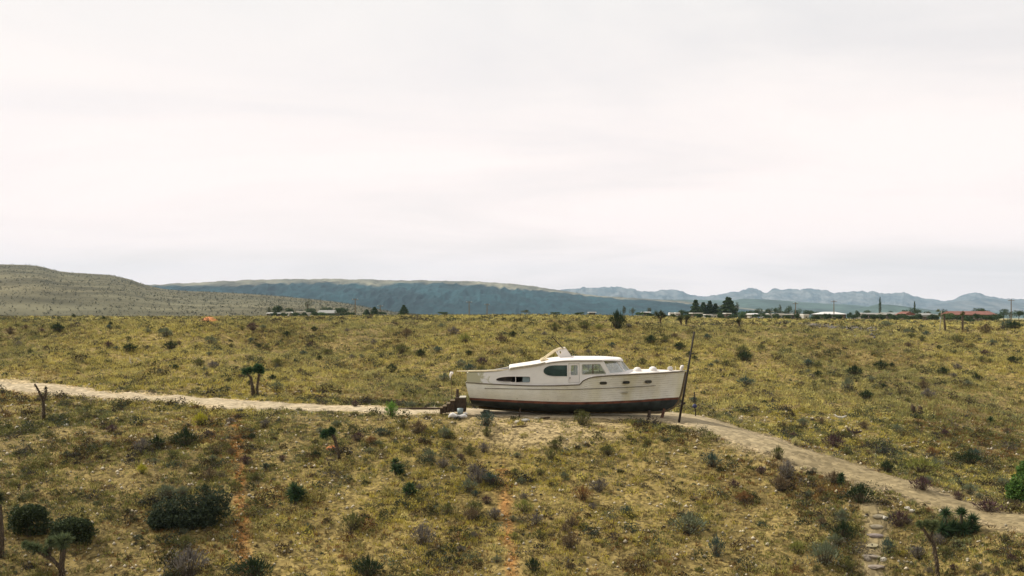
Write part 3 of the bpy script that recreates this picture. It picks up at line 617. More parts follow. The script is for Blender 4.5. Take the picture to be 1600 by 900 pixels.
# broad dark thicket: three overlapping crowns of one plant
tk = empty('juniper_thicket', G(295, 822), 'broad dark green thicket spread across the left foreground', 'bush')
def lumpy(n, spec, c1, c2, leaf, name, parent, loc=(0, 0, 0)):
    Vl, Cl = [], []
    for (cx_, cy_, cz_, rx_, ry_, rz_) in spec:
        d = rng.normal(size=(n, 3)); d /= np.linalg.norm(d, axis=1, keepdims=True); q = (.42+.72*rng.random(n)**.6)*(1+.22*np.sin(d[:, 0]*7+cx_*5)*np.cos(d[:, 2]*6+cy_*3))
        P = np.array([cx_, cy_, cz_])+d*q[:, None]*np.array([rx_, ry_, rz_]); mixr = rng.random(n)[:, None]
        Vv, c_ = leaves(P, leaf, (np.array(c1)*(1-mixr)+np.array(c2)*mixr)*(.6+.8*rng.random(n))[:, None]); Vl.append(Vv); Cl.append(c_)
    o = tri_obj(name, Vl, Cl, M['plant'], parent); o.location = loc; return o
lumpy(1700, [(-.6, -.2, .25, .4, .4, .3), (.1, -.2, .3, .5, .4, .35), (.7, -.1, .4, .4, .4, .4), (-.85, .0, .38, .55, .5, .52), (-.25, .1, .5, .6, .5, .6), (.4, .15, .6, .6, .5, .62), (.95, .2, .75, .5, .45, .55), (-1.1, -.1, .2, .35, .4, .35)], (.022, .034, .022), (.055, .072, .036), .075, 'foliage', tk)
m_ = MB()
for k in range(7):
    a = -1+k*.33; m_.tube([(a*.7, 0, -.1), (a, .05, .3), (a*1.05, .1, .6)], [.05, .035, .02], 6)
m_.build('stem', M['bark'], tk)
LAND.append((295, 815, 'the broad dark thicket'))
for (px, py, w, h, lab) in [(45, 838, 56, 48, 'dark green bushy tree at the lower left, left of its twin'), (112, 848, 60, 38, 'dark green bushy tree behind the branching joshua tree at lower left')]:
    p = G(px, py); k = p.y/F; tr = empty('juniper_tree', p, lab, 'tree'); W_ = w*k; H_ = h*k
    lumpy(1700, [(-W_*.25, 0, H_*.50, W_*.28, W_*.3, H_*.42), (W_*.22, .1, H_*.42, W_*.32, W_*.3, H_*.42), (0, -.1, H_*.75, W_*.28, W_*.3, H_*.25), (W_*.3, -.1, H_*.75, W_*.18, W_*.2, H_*.2)], (.026, .04, .018), (.06, .078, .03), .075, 'crown', tr)
    MB().tube([(0, 0, -.1), (.02, 0, H_*.3), (-.05, 0, H_*.6)], [.09, .07, .04]).tube([(0, 0, H_*.2), (.2, 0, H_*.6)], [.05, .03]).build('trunk', M['bark'], tr)
LAND.append((60, 838, 'the dark junipers at lower left'))
# green tree at the right edge
p = G(1602, 786); k = p.y/F; tr = empty('mesquite_tree', p, 'leafy bright green tree cut by the right edge of the view', 'tree')
lumpy(1500, [(-.35, 0, .45, .35, .4, .4), (.1, 0, .9, .5, .5, .5), (.5, 0, .6, .5, .5, .5), (.2, .1, 1.35, .35, .35, .3)], (.05, .11, .025), (.09, .16, .03), .085, 'crown', tr)
MB().tube([(0, 0, -.1), (.05, 0, .6), (.1, 0, 1.2)], [.08, .06, .03]).tube([(0, 0, .1), (-.3, 0, .5)], [.05, .02]).build('trunk', M['bark'], tr)
LAND.append((1590, 750, 'the bright green tree at the right edge'))

# ------------------------------------------------------------------ joshua trees and yuccas
def rosette(Vl, Cl, c, r, n, c1, c2, up=.2, w=.032, ax=(0, 0, 1)):
    d = rng.normal(size=(n, 3)); d /= np.linalg.norm(d, axis=1, keepdims=True); d = d+np.array(ax)*up; d /= np.linalg.norm(d, axis=1, keepdims=True)
    s = np.cross(d, rng.normal(size=(n, 3))); s /= np.linalg.norm(s, axis=1, keepdims=True); L_ = r*(.7+.4*rng.random(n))[:, None]; c = np.array(c)
    b = c+d*r*.12; Vv = np.stack([b-s*w, b+s*w, c+d*L_], 1).reshape(-1, 3); t = rng.random(n)[:, None]
    Vl.append(Vv); Cl.append(np.repeat((np.array(c1)*(1-t)+np.array(c2)*t)*(.7+.6*rng.random(n))[:, None], 3, 0))
def joshua(base, limbs, heads, label, name='joshua_tree', c1=(.045, .075, .03), c2=(.085, .12, .045), thatch=True, group=None, cat='tree', barkm='bark', nh=230, tilt=0):
    o = empty(name, base, label, cat, group); m_ = MB(); Vl, Cl, Vt, Ct = [], [], [], []
    for pts, r0, r1 in limbs:
        nseg = len(pts); rr = [.78*(r0+(r1-r0)*i/(nseg-1)) for i in range(nseg)]; m_.tube(pts, rr, 9, jit=.35)
        for i in range(nseg-1):
            a, b = np.array(pts[i]), np.array(pts[i+1]); nn = int(np.linalg.norm(b-a)*110); q = rng.random(nn)[:, None]; c = a*(1-q)+b*q
            an = rng.random(nn)*6.28; d = np.stack([np.cos(an), np.sin(an), -np.ones(nn)*1.1], -1)
            s = np.stack([-np.sin(an), np.cos(an), 0*an], -1)*.018; st = c+np.stack([np.cos(an), np.sin(an), 0*an], -1)*rr[i]*.9
            Vt.append(np.stack([st-s, st+s, st+d*.085], 1).reshape(-1, 3)); Ct.append(np.repeat(np.tile([[.12, .09, .055]], (nn, 1))*(.5+.9*rng.random(nn))[:, None], 3, 0))
    m_.build('trunk', M[barkm], o, smooth=True)
    if thatch: tri_obj('dead_leaf_thatch', Vt, Ct, M['plant'], o)
    for h in heads: rosette(Vl, Cl, h[0], h[1]*1.15, nh, c1, c2, up=.25, w=.022)
    if heads: tri_obj('crown', Vl, Cl, M['plant'], o)
    return o
def mm(p, *pts):   # photo offsets (px right, px up) at distance p.y -> metres
    k = p.y/F; return [(a*k, dy*.1, b*k) for (a, b, dy) in [(q[0], q[1], q[2] if len(q) > 2 else 0) for q in pts]]
p = G(398, 620)
joshua(p, [(mm(p, (-3, -3), (-4, 15), (-6, 32)), .10, .085), (mm(p, (0, -3), (-2, 12), (-6, 28)), .08, .07), (mm(p, (4, -3), (4, 16), (7, 36)), .09, .08), (mm(p, (-6, 30), (-13, 37)), .07, .05)],
       [(h, r) for h, r in zip(mm(p, (-15, 39), (-8, 41), (1, 41), (7, 45), (10, 40), (4, 46)), [.26, .28, .26, .30, .28, .26])], 'joshua tree with twin trunks and green heads on the far side of the road', c1=(.03, .075, .035), c2=(.06, .12, .05))
LAND.append((398, 615, 'the twin-trunked joshua tree'))
p = G(68, 657)
joshua(p, [(mm(p, (0, -3), (0, 18), (-1, 36)), .11, .075), (mm(p, (-1, 33), (-7, 45), (-14, 57)), .07, .05), (mm(p, (0, 33), (3, 40), (4, 47)), .075, .07)],
       [(mm(p, (4, 50))[0], .14)], 'bare forked joshua tree without green heads at the far left', c1=(.05, .05, .03), c2=(.07, .07, .04), nh=60)
LAND.append((68, 655, 'the bare forked joshua tree'))
p = G(531, 718)
joshua(p, [(mm(p, (0, -3), (-3, 14), (-8, 32), (-10, 38)), .07, .085), (mm(p, (-8, 33), (-14, 40)), .05, .04)],
       [(h, r) for h, r in zip(mm(p, (-11, 43), (-16, 42), (-22, 40), (-25, 37), (-13, 46)), [.19, .2, .24, .22, .15])], 'leaning joshua tree with a dark green head tipped to the left', c1=(.025, .06, .03), c2=(.06, .11, .04))
LAND.append((525, 712, 'the leaning joshua tree'))
p = G(97, 902)
joshua(p, [(mm(p, (0, -3), (-1, 20), (2, 44)), .13, .10), (mm(p, (-3, 14), (-14, 26), (-22, 34)), .09, .07), (mm(p, (-14, 26), (-32, 36), (-44, 43)), .07, .05), (mm(p, (-20, 32), (-18, 46), (-17, 52)), .07, .06)],
       [(h, r) for h, r in zip(mm(p, (-4, 56), (6, 58), (1, 50), (-18, 54), (-40, 44), (-50, 47), (-24, 40), (-58, 50)), [.3, .28, .26, .24, .24, .2, .2, .16])], 'branching joshua tree at the bottom left corner with pale green heads', c1=(.07, .10, .045), c2=(.16, .19, .09))
LAND.append((97, 885, 'the branching joshua tree at lower left'))
p = G(1467, 905)
joshua(p, [(mm(p, (0, -10), (-3, 22), (-8, 52), (-10, 58)), .065, .085), (mm(p, (-10, 56), (-20, 70), (-28, 82)), .07, .05), (mm(p, (-10, 54), (-12, 66), (-10, 74)), .055, .05)],
       [(h, r) for h, r in zip(mm(p, (-10, 80), (-18, 84), (-30, 84), (-6, 84)), [.22, .2, .16, .18])], 'thin tall joshua tree with a forked top at the lower right', c1=(.09, .12, .05), c2=(.17, .19, .08))
LAND.append((1462, 880, 'the thin joshua tree at lower right'))
# left-edge dark trunk
p = G(2, 870)
joshua(p, [(mm(p, (0, -4), (0, 40), (-4, 80)), .13, .11)], [(mm(p, (-6, 90))[0], .3)], 'dark shaggy joshua trunk cut by the left edge', c1=(.03, .04, .02), c2=(.05, .06, .03))
p = G(515, 728)
joshua(p, [(mm(p, (0, -2), (-3, 8), (-5, 13)), .035, .03)], [], 'short dead stump left below the leaning joshua tree', name='dead_stump', cat='stump')

def yucca(px, py, spots, label, c1=(.03, .06, .028), c2=(.06, .10, .04), name='yucca', n=110):
    p = G(px, py); Vl, Cl = [], []
    o = empty(name, p, label, 'yucca'); k = p.y/F; m_ = MB()
    for (a, b, r) in spots:
        rosette(Vl, Cl, (a*k, random.uniform(-.15, .15), b*k), r*k, n, c1, c2, up=.45, w=.02); m_.tube([(a*k*.6, 0, -.1), (a*k, 0, b*k)], [.06, .05], 6)
    tri_obj('leaf_rosettes', Vl, Cl, M['plant'], o); m_.build('stem', M['bark'], o); return o

def Y(px, py, spots, label, land=None, **k):
    o = yucca(px, py, spots, label, **k); LAND.append((px, py, land)) if land else None
Y(463, 784, [(-8, 10, 17), (3, 13, 19), (10, 8, 15), (-3, 20, 16), (0, 5, 16)], 'large dark green spiky yucca clump in the left half of the near slope', 'the large yucca clump')
Y(621, 742, [(-4, 10, 12), (3, 8, 13), (-4, 18, 10), (5, 4, 10)], 'dark green yucca uphill of its neighbour, left of centre', 'the upper dark yucca')
Y(641, 777, [(-6, 8, 12), (4, 8, 14), (0, 15, 12), (8, 4, 10)], 'dark green yucca just below and right of another, left of centre', 'the lower dark yucca')
Y(1495, 838, [(-26, 12, 20), (-14, 8, 20), (-4, 12, 20), (8, 10, 20), (20, 14, 20), (30, 8, 16), (-20, 36, 15), (8, 36, 14), (26, 24, 16)], 'large spiky yucca clump on the near verge at the right', 'the spiky yucca clump at the right', n=130)
Y(1312, 758, [(0, 8, 10), (2, 14, 8)], 'small upright green yucca on the near verge above the steps', None)
Y(1547, 660, [(0, 4, 8)], 'tiny yucca on the right far slope', None)
Y(415, 738-4, [(0, 5, 9)], 'small grey-green yucca right of the left orange streak', None, c1=(.07, .09, .06), c2=(.1, .12, .08))

# joshua trees and shaggy palms on the rim
for (px, py, hp, hd, lab) in [(1032, 508, 20, [(-4, 15), (3, 17), (0, 20), (-7, 18), (6, 14)], 'joshua tree with a wide head on the rim left of the tall pole'),
                          (1064, 511, 14, [(-3, 13), (1, 14)], 'small joshua tree on the rim, left one of a close pair'),
                          (1072, 511, 15, [(0, 14), (3, 15)], 'small joshua tree on the rim, right one of a close pair'),
                          (1155, 512, 12, [(0, 12), (-3, 10)], 'low joshua tree on the rim right of the tall pole')]:
    p = G(px, py); joshua(p, [(mm(p, (0, -2), (0, hp*.5), (hd[0][0], hd[0][1])), .11, .07), (mm(p, (0, hp*.4), hd[1]), .08, .06)], [(h, .34) for h in mm(p, *hd)], lab, group='joshua trees on the rim', c1=(.05, .06, .025), c2=(.09, .10, .04), nh=90)
p = G(1468, 519)
joshua(p, [(mm(p, (0, -1), (1.5, 16), (3, 33)), .06, .045), ], [(h, .26) for h in mm(p, (-2, 33), (0, 27))], 'thin pale yucca trunk with a small green head on the right rim', name='tall_yucca', barkm='bark_pale', c1=(.10, .13, .05), c2=(.17, .19, .07), nh=80, thatch=False, cat='yucca')
p = G(1477, 517)
joshua(p, [(mm(p, (0, -1), (-1, 12), (-2, 24)), .11, .10)], [(mm(p, (-2, 25))[0], .2)], 'dark shaggy trunk right beside the thin pale yucca trunk', nh=60)
p = G(1504, 520)
joshua(p, [(mm(p, (0, -1), (0, 14), (0, 27)), .12, .11)], [(h, .25) for h in mm(p, (-1, 28), (1, 31))], 'thick dark shaggy joshua trunk in front of the red roofed house', c1=(.06, .07, .02), c2=(.11, .11, .03), nh=80)

# ------------------------------------------------------------------ the anonymous shrubs (individuals)
placed = [(l[0], l[1]) for l in LAND]
kinds = ['sage', 'olive', 'brown', 'grey', 'purple-brown', 'dark green', 'blue-green', 'rust', 'yellow-green']
kw = {'near': [.2, .25, .16, .17, .1, .04, .04, .03, .01], 'far': [.2, .32, .08, .08, .06, .19, .05, .01, .01]}
cnt = 0; tries = 0; used = {}
LAND += [(898, 640, 'the middle of the boat'), (740, 640, 'the boat stern'), (1063, 655, 'the foot of the tall pole'), (1250, 560, 'the rubble patch'), (500, 640, 'the bend of the road'), (850, 790, 'the right orange streak'), (375, 760, 'the left orange streak'), (200, 565, 'the white dead branches'), (1300, 740, 'the road right of the bow')]
while cnt < 280 and tries < 9000:
    tries += 1
    near = random.random() < .54
    px = random.uniform(5, 1595); py = random.uniform(660, 898) if near else random.uniform(512, 640)
    p = G(px, py); x1, y1 = np.array([p.x]), np.array([p.y])
    if float(fbm(x1*.16+7, y1*.16, 2)[0]) < .42+.12*random.random(): continue
    if road_d(x1, y1)[0] < .5 or path_d(x1, y1)[0] < .8 or (-3.5 < p.x < 9.2 and 45.2 < p.y < 52): continue
    if any(abs(px-a)*1.0+abs(py-b)*1.6 < (24 if near else 15) for a, b in placed): continue
    if 1330 < px < 1400 and py > 780: continue
    sc = (13+20*random.random()**2.2 if near else 9+14*random.random()**2); kd = random.choices(kinds, kw['near' if near else 'far'])[0]
    sz = 'small' if sc < (20 if near else 13) else 'mid-sized'
    q = min((l for l in LAND), key=lambda l: abs(l[0]-px)+abs(l[1]-py)*1.5); ddx, ddy = px-q[0], py-q[1]
    rel = ('right of' if ddx > 0 else 'left of') if abs(ddx) > abs(ddy)*1.3 else ('below' if ddy > 0 else 'above')
    dist = abs(ddx)+abs(ddy)*1.2; far_ = 'close ' if dist < 60 else ('a little way ' if dist < 120 else 'well ')
    lab = f'{sz} {kd} shrub {far_}{rel} {q[2]}'
    lab = lab.replace('mid-sized ', 'medium ').replace('a little way ', '').replace('well ', 'far ')
    used.setdefault(lab, 0)
    if used[lab] >= 1:
        lab2 = lab.replace('small', 'smaller').replace('medium', 'larger')+(', farther up the slope' if len(lab.split()) < 12 else '')
        lab = lab2 if lab2 not in used else lab
        if lab in used and used[lab]: continue
    used[lab] = 1
    shrub(px, py, sc*1.25, sc*.72, kd, lab, group=('shrubs dotted over the near slope' if near else 'shrubs dotted over the far slope'), p=p)
    placed.append((px, py)); cnt += 1

# ------------------------------------------------------------------ boat
BX, BY, BZ = -2.17, 49.0, -4.88
boat = empty('cabin_cruiser', (BX, BY, BZ), 'old white wooden cabin cruiser boat stranded on the desert ridge', 'boat')
LB = 10.44
f_b = lambda x: cs(x, [0, 2, 5, 7, 8.5, 9.6, 10.1, 10.44], [1.25, 1.45, 1.6, 1.5, 1.12, .58, .27, .03])
f_w = lambda x: cs(x, [0, 3, 6, 8, 9.3, 10.44], [1.12, 1.38, 1.3, .82, .36, .03])
f_wl = lambda x: cs(x, [0, 2.5, 5.2, 8, 10.44], [.77, .66, .585, .62, .70])
f_k = lambda x: cs(x, [0, 1.5, 4, 8.6, 10.44], [.32, .16, .02, .0, .0])
def f_s(x): return cs(x, [0, 1.5, 3.3, 5.28, 5.48, 5.85, 6.6, 8, 9.3, 10.44], [1.49, 1.41, 1.355, 1.41, 1.60, 1.74, 1.81, 1.87, 1.90, 1.93])
def x_bow(z): return np.interp(z, [0, .08, .2, .4, .77, 1.93], [9.15, 9.5, 9.85, 10.05, 10.2, 10.44])
def x_st(z): return np.interp(z, [0, .3, .77, 1.5, 1.95], [.5, .34, .17, .0, .04])
ns = 220; s = np.linspace(0, 1, ns); xn = s*LB
rows = []   # (y half-breadth, z) from keel to sheer
zk, zw, zs_ = f_k(xn), f_wl(xn), f_s(xn); bw, bs = f_w(xn), f_b(xn)
for q, yy in [(0, .03), (.12, .42), (.35, .72), (.62, .9), (.8, .97)]:
    rows.append((np.minimum(bw*yy, bw), zk+(zw-.10-zk)*q))
rows.append((bw*.995, zw-.11)); rows.append((bw, zw))
NT = 12
for k in range(1, NT+1):
    t_ = k/NT; rows.append((bw+(bs-bw)*t_**(1+.7*s**2)+.06*np.sin(np.pi*t_)*(1-s), zw+(zs_-zw)*t_))
def hull_part(i0, i1, name, m, plank=False):
    Vv = []; pl = []
    for sg in (-1, 1):
        for i in range(i0, i1+1):
            y, z = rows[i]; x = x_st(z)+(x_bow(z)-x_st(z))*s; Vv.append(np.stack([x, sg*y, z], -1)); pl.append(np.full(ns, (i-6)*1.0)+(z-z)*0)
    nrw = i1-i0+1; Vv = np.array(Vv); I = np.arange(2*nrw*ns).reshape(2, nrw, ns); Fc = []
    for q in range(2):
        A = I[q]; fq = np.stack([A[:-1, :-1], A[:-1, 1:], A[1:, 1:], A[1:, :-1]], -1).reshape(-1, 4); Fc.append(fq if q == 0 else fq[:, ::-1])
    # transom
    tr = np.stack([I[0, :-1, 0], I[0, 1:, 0], I[1, 1:, 0], I[1, :-1, 0]], -1); Fc.append(tr)
    if i0 == 0: Fc.append(np.stack([I[0, 0, :-1], I[1, 0, :-1], I[1, 0, 1:], I[0, 0, 1:]], -1))
    me = mesh_np(name, Vv.reshape(-1, 3), np.vstack(Fc), m, smooth=True)
    if plank:
        a = me.attributes.new('plank', 'FLOAT', 'POINT'); a.data.foreach_set('value', np.array(pl).ravel().astype(np.float32))
    return obj(name, me, boat)
hull_part(6, 6+NT, 'hull_topsides', M['hull'], True)
hull_part(5, 6, 'boot_stripe', M['boot']); hull_part(0, 5, 'hull_bottom', M['bottom'])
# keel timber and stem
kb = MB()
kx = np.linspace(.6, 9.2, 30); kb.tube([(x, 0, float(f_k(x))-.03) for x in kx]+[(9.6, 0, .06), (9.93, 0, .24), (10.1, 0, .45), (10.24, 0, .8), (10.36, 0, 1.3), (10.47, 0, 1.9)], [.07]*30+[.06]*6, 6)
kb.build('stem_and_keel', M['wood_mid'], boat)
def hull_y(x, z):
    zw_, zs2 = float(f_wl(x)), float(f_s(x)); t_ = min(max((z-zw_)/(zs2-zw_), 0), 1); ss = x/LB
    return float(f_w(x))+(float(f_b(x))-float(f_w(x)))*t_**(1+.7*ss**2)+.06*math.sin(math.pi*t_)*(1-ss)
def side_tube(fn, x0, x1, r, name, m, n=80, out_=.012):
    for sg in (-1, 1):
        xs_ = np.linspace(x0, x1, n); MB().tube([(x, sg*(hull_y(x, fn(x))+out_), fn(x)) for x in xs_], r, 6).build(name, m, boat, smooth=True)
def xr(z, x): return x    # rows shift slightly with rake; negligible amidships
side_tube(lambda x: float(f_s(x))+.0, .02, 10.36, .024, 'sheer_moulding', M['trim'], 200)
side_tube(lambda x: 1.20 - .012*(x-3) if x < 4.6 else 1.18+.03*(x-4.6)*.9, .9, 8.95, .013, 'rubbing_strake', M['trim'], 120)
# foredeck
dk = []; xs_ = np.linspace(5.35, 10.42, 70); ny = 13
for x in xs_:
    b_ = float(f_b(x)); zz = float(f_s(x))
    for q in np.linspace(-1, 1, ny): dk.append((x, q*b_*.995, zz+.015+.13*(1-q*q)*min(b_, 1)))
I = np.arange(len(dk)).reshape(-1, ny); obj('foredeck', mesh_np('foredeck', dk, np.stack([I[:-1, :-1], I[1:, :-1], I[1:, 1:], I[:-1, 1:]], -1).reshape(-1, 4), M['roofw'], smooth=True), boat)
# toe rail of scuffed wood on the foredeck edge
for sg in (-1, 1):
    MB().tube([(x, sg*(float(f_b(x))-.03), float(f_s(x))+.035) for x in np.linspace(5.9, 10.3, 60)], .02, 6).build('toe_rail', M['wood_pale'], boat, smooth=True)
# cabin sole
fl = MB(); fl.add([(.25, -1.15, 1.0), (7.6, -1.15, 1.0), (7.6, 1.15, 1.0), (.25, 1.15, 1.0)], [[0, 1, 2, 3]]); fl.build('cabin_sole', M['dark'], boat)
for xx in (2.15, 3.35):
    b_ = float(f_b(xx))-.16; MB().box((xx, 0, 1.48 if xx < 3 else 1.55), (.03, 2*b_, .96 if xx < 3 else 1.15)).build('bulkhead_and_light_block', M['dark'], boat)
MB().box((3.45, 0, 1.52), (2.6, .03, 1.0)).build('bulkhead_and_light_block', M['dark'], boat)  # centreline board, added to stop light from the far windows
MB().box((1.72, 0, 1.44), (.84, .03, .84)).build('bulkhead_and_light_block', M['dark'], boat)  # shorter added board, hides the bright interior behind the aft window tip
MB().box((1.7, 0, 1.47), (3.2, 2.2, .03)).build('berth_top', M['dark'], boat)
# cabin sides with cut windows
def roofline(x): return cs(x, [0, 1.0, 1.5, 2.05, 3.4, 3.95, 4.6, 5.2, 6.4, 7.4], [1.93, 1.93, 1.99, 2.10, 2.31, 2.43, 2.50, 2.52, 2.52, 2.47])
def side_y(x, z): return float(f_b(x))-.055-.13*max(z-1.4, 0)
def ell(pts, n=8):   # rounded polygon through corner points with radius
    out_ = []
    for i, (x, z, r) in enumerate(pts):
        a = Vector(pts[i-1][:2]); b = Vector((x, z)); c = Vector(pts[(i+1) % len(pts)][:2])
        d1 = (a-b).normalized(); d2 = (c-b).normalized(); p0 = b+d1*r; p2 = b+d2*r
        for k in range(n+1):
            t_ = k/n; out_.append(tuple(p0*(1-t_)**2+b*2*t_*(1-t_)+p2*t_**2))
    return out_
def teardrop(x0, x1, z0, z1, r):   # pointed-oval aft end, rounded corners forward
    zc = (z0+z1)/2-.02; L_ = min((x1-x0)*.5, .75); pts = []
    for k in range(13):
        a = math.pi/2+math.pi*k/12; pts.append((x0+L_+L_*math.cos(a), zc+((z1-zc) if math.sin(a) > 0 else (zc-z0))*math.copysign(abs(math.sin(a))**.85, math.sin(a))))
    pts += ell([(x1, z0, r)], 1)[:0] + [(x1-r, z0), (x1-.3*r, z0+.3*r), (x1, z0+r), (x1, z1-r), (x1-.3*r, z1-.3*r), (x1-r, z1)]
    return pts
WIN = {'aft': teardrop(1.42, 3.02, 1.50, 1.78, .07), 'oval': teardrop(3.62, 4.74, 1.78, 2.31, .02),
       'door': ell([(4.90, 1.84, .05), (5.22, 1.84, .05), (5.22, 2.30, .05), (4.90, 2.30, .05)], 3),
       'fore': ell([(5.42, 1.88, .05), (6.55, 1.90, .03), (6.26, 2.36, .03), (5.42, 2.34, .05)], 3)}
def outline_side():
    lo = [(x, float(f_s(x))-.05) for x in np.linspace(.06, 6.80, 50)]; up = [(x, float(roofline(x))) for x in np.linspace(6.42, .06, 60)]
    return lo+up
def inside(pt, poly):
    x, y = pt; c = False
    for i in range(len(poly)):
        x1, y1 = poly[i-1]; x2, y2 = poly[i]
        if (y1 > y) != (y2 > y) and x < (x2-x1)*(y-y1)/(y2-y1)+x1: c = not c
    return c
def plate(outline, holes, yfn, sg, name, m, parent, thick=.035, grid=.18):
    vs = [Vector(p) for p in outline]; es = [(i, (i+1) % len(outline)) for i in range(len(outline))]
    for h in holes:
        b = len(vs); vs += [Vector(p) for p in h]; es += [(b+i, b+(i+1) % len(h)) for i in range(len(h))]
    x0 = min(p[0] for p in outline); x1 = max(p[0] for p in outline); z0 = min(p[1] for p in outline); z1 = max(p[1] for p in outline)
    if grid:
        for x in np.arange(x0, x1, grid):
            for z in np.arange(z0, z1, grid):
                if inside((x, z), outline) and not any(inside((x, z), h) for h in holes): vs.append(Vector((x, z)))
    r = delaunay_2d_cdt(vs, es, [], 0, 1e-5); V2, F2 = r[0], r[2]
    F3 = [f for f in F2 if inside(tuple(sum((V2[i] for i in f), Vector((0, 0)))/3), outline) and not any(inside(tuple(sum((V2[i] for i in f), Vector((0, 0)))/3), h) for h in holes)]
    me = bpy.data.meshes.new(name); me.from_pydata([(v.x, sg*yfn(v.x, v.y), v.y) for v in V2], [], [list(f) if sg < 0 else list(f)[::-1] for f in F3]); me.validate(); me.materials.append(m)
    o = obj(name, me, parent); sm = o.modifiers.new('thick', 'SOLIDIFY'); sm.thickness = thick; sm.offset = 0 if thick < .03 else -1
    return o
SO = outline_side()
door_hole = ell([(4.80, 1.50, .02), (5.30, 1.50, .02), (5.30, 2.40, .02), (4.80, 2.40, .02)], 1)
for sg in (-1, 1):
    plate(SO, [WIN['aft'], WIN['oval'], door_hole, WIN['fore']], side_y, sg, 'cabin_side', M['cabin'], boat)
    dr = plate(ell([(4.815, 1.515, .02), (5.285, 1.515, .02), (5.285, 2.385, .02), (4.815, 2.385, .02)], 1), [WIN['door']], lambda x, z: side_y(x, z)-.012, sg, 'cabin_door', M['white'], boat)
    plate(WIN['door'], [], lambda x, z: side_y(x, z)-.03, sg, 'window_pane', M['glass'], dr, .006, 0)
    MB().box((4.86, sg*(side_y(4.86, 1.75)+.02), 1.72), (.03, .05, .06)).build('door_handle', M['rust'], dr)
    for key, gl, nm in [('aft', 'glass_green', 'window'), ('oval', 'glass_green', 'window'), ('fore', 'glass', 'window')]:
        fr = MB(); pts = WIN[key]; fr.tube([(x, sg*(side_y(x, z)+.004), z) for x, z in pts+[pts[0]]], .014, 5, cap=False)
        w = fr.build('window_frame', M['white' if key != 'fore' else 'wood_pale'], boat, smooth=True)
        if key != 'aft': plate(pts, [], lambda x, z: side_y(x, z)-.02, sg, 'window_pane', M[gl], w, .006, 0)
        if key == 'aft':
            MB().bar((2.34, sg*(side_y(2.34, 1.5)), 1.5), (2.34, sg*side_y(2.34, 1.78), 1.78), .03, .03).build('mullion', M['white'], w)
            MB().bar((1.85, sg*(side_y(1.85, 1.5)-.05), 1.5), (1.85, sg*(side_y(1.85, 1.78)-.05), 1.78), .015, .015).build('mullion', M['wood_mid'], w)
            plate(ell([(2.66, 1.52, .03), (2.99, 1.52, .05), (2.99, 1.76, .05), (2.66, 1.76, .03)], 2), [], lambda x, z: side_y(x, z)-.035, sg, 'window_pane', M['bucket'], w, .006, 0)
        if key == 'fore':
            for xx in (5.93,): MB().bar((xx, sg*(side_y(xx, 1.89)-.01), 1.88), (xx, sg*(side_y(xx, 2.34)-.01), 2.34), .05, .03).build('mullion', M['stucco_tan'], w)
# stern bulwark across the transom
MB().box((.07, 0, 1.70), (.04, 2*(float(f_b(0))-.10), .46)).build('transom_bulwark', M['cabin'], boat)
# roof with rounded edge
rv = []; xs_ = np.linspace(2.04, 7.45, 70); ny = 21
for x in xs_:
    zr = float(roofline(x)); hw = side_y(min(x, 6.6), zr)+.045
    if x > 6.3: hw = hw*(1-((x-6.3)/1.19)**2*.75)
    e = min(1, (7.45-x)/.12, ) ** .5 if x > 7.33 else 1
    for q in np.linspace(-1, 1, ny):
        a = abs(q)**5; rv.append((x, q*hw, zr+(.085-.06*a)*e+.045*(1-q*q)))
nb0 = len(rv)
for x in xs_:
    zr = float(roofline(x)); hw = side_y(min(x, 6.6), zr)+.045
    if x > 6.3: hw = hw*(1-((x-6.3)/1.19)**2*.75)
    for q in np.linspace(-1, 1, ny): rv.append((x, q*hw*1.0, zr-.02+.045*(1-q*q)))
I = np.arange(nb0).reshape(-1, ny); J = I+nb0; nx_ = len(xs_); fq = np.stack([I[:-1, :-1], I[1:, :-1], I[1:, 1:], I[:-1, 1:]], -1).reshape(-1, 4); fb = np.stack([J[:-1, :-1], J[:-1, 1:], J[1:, 1:], J[1:, :-1]], -1).reshape(-1, 4)
e1 = np.stack([I[:-1, 0], J[:-1, 0], J[1:, 0], I[1:, 0]], -1); e2 = np.stack([I[:-1, -1], I[1:, -1], J[1:, -1], J[:-1, -1]], -1); e3 = np.stack([I[0, :-1], I[0, 1:], J[0, 1:], J[0, :-1]], -1); e4 = np.stack([I[-1, :-1], J[-1, :-1], J[-1, 1:], I[-1, 1:]], -1)
obj('cabin_roof', mesh_np('cabin_roof', rv, np.vstack([fq, fb, e1, e2, e3, e4]), M['roofw'], smooth=False), boat)
for sg in (-1, 1):
    MB().tube([(x, sg*(side_y(x, float(roofline(x)))+.055), float(roofline(x))+.05) for x in np.linspace(2.06, 3.72, 20)], .036, 8).build('grab_rail', M['wood_pale'], boat, smooth=True)
    MB().tube([(x, sg*(side_y(x, float(roofline(x)))+.05), float(roofline(x))-.01) for x in np.linspace(3.8, 6.35, 20)], .014, 6).build('drip_moulding', M['trim'], boat, smooth=True)
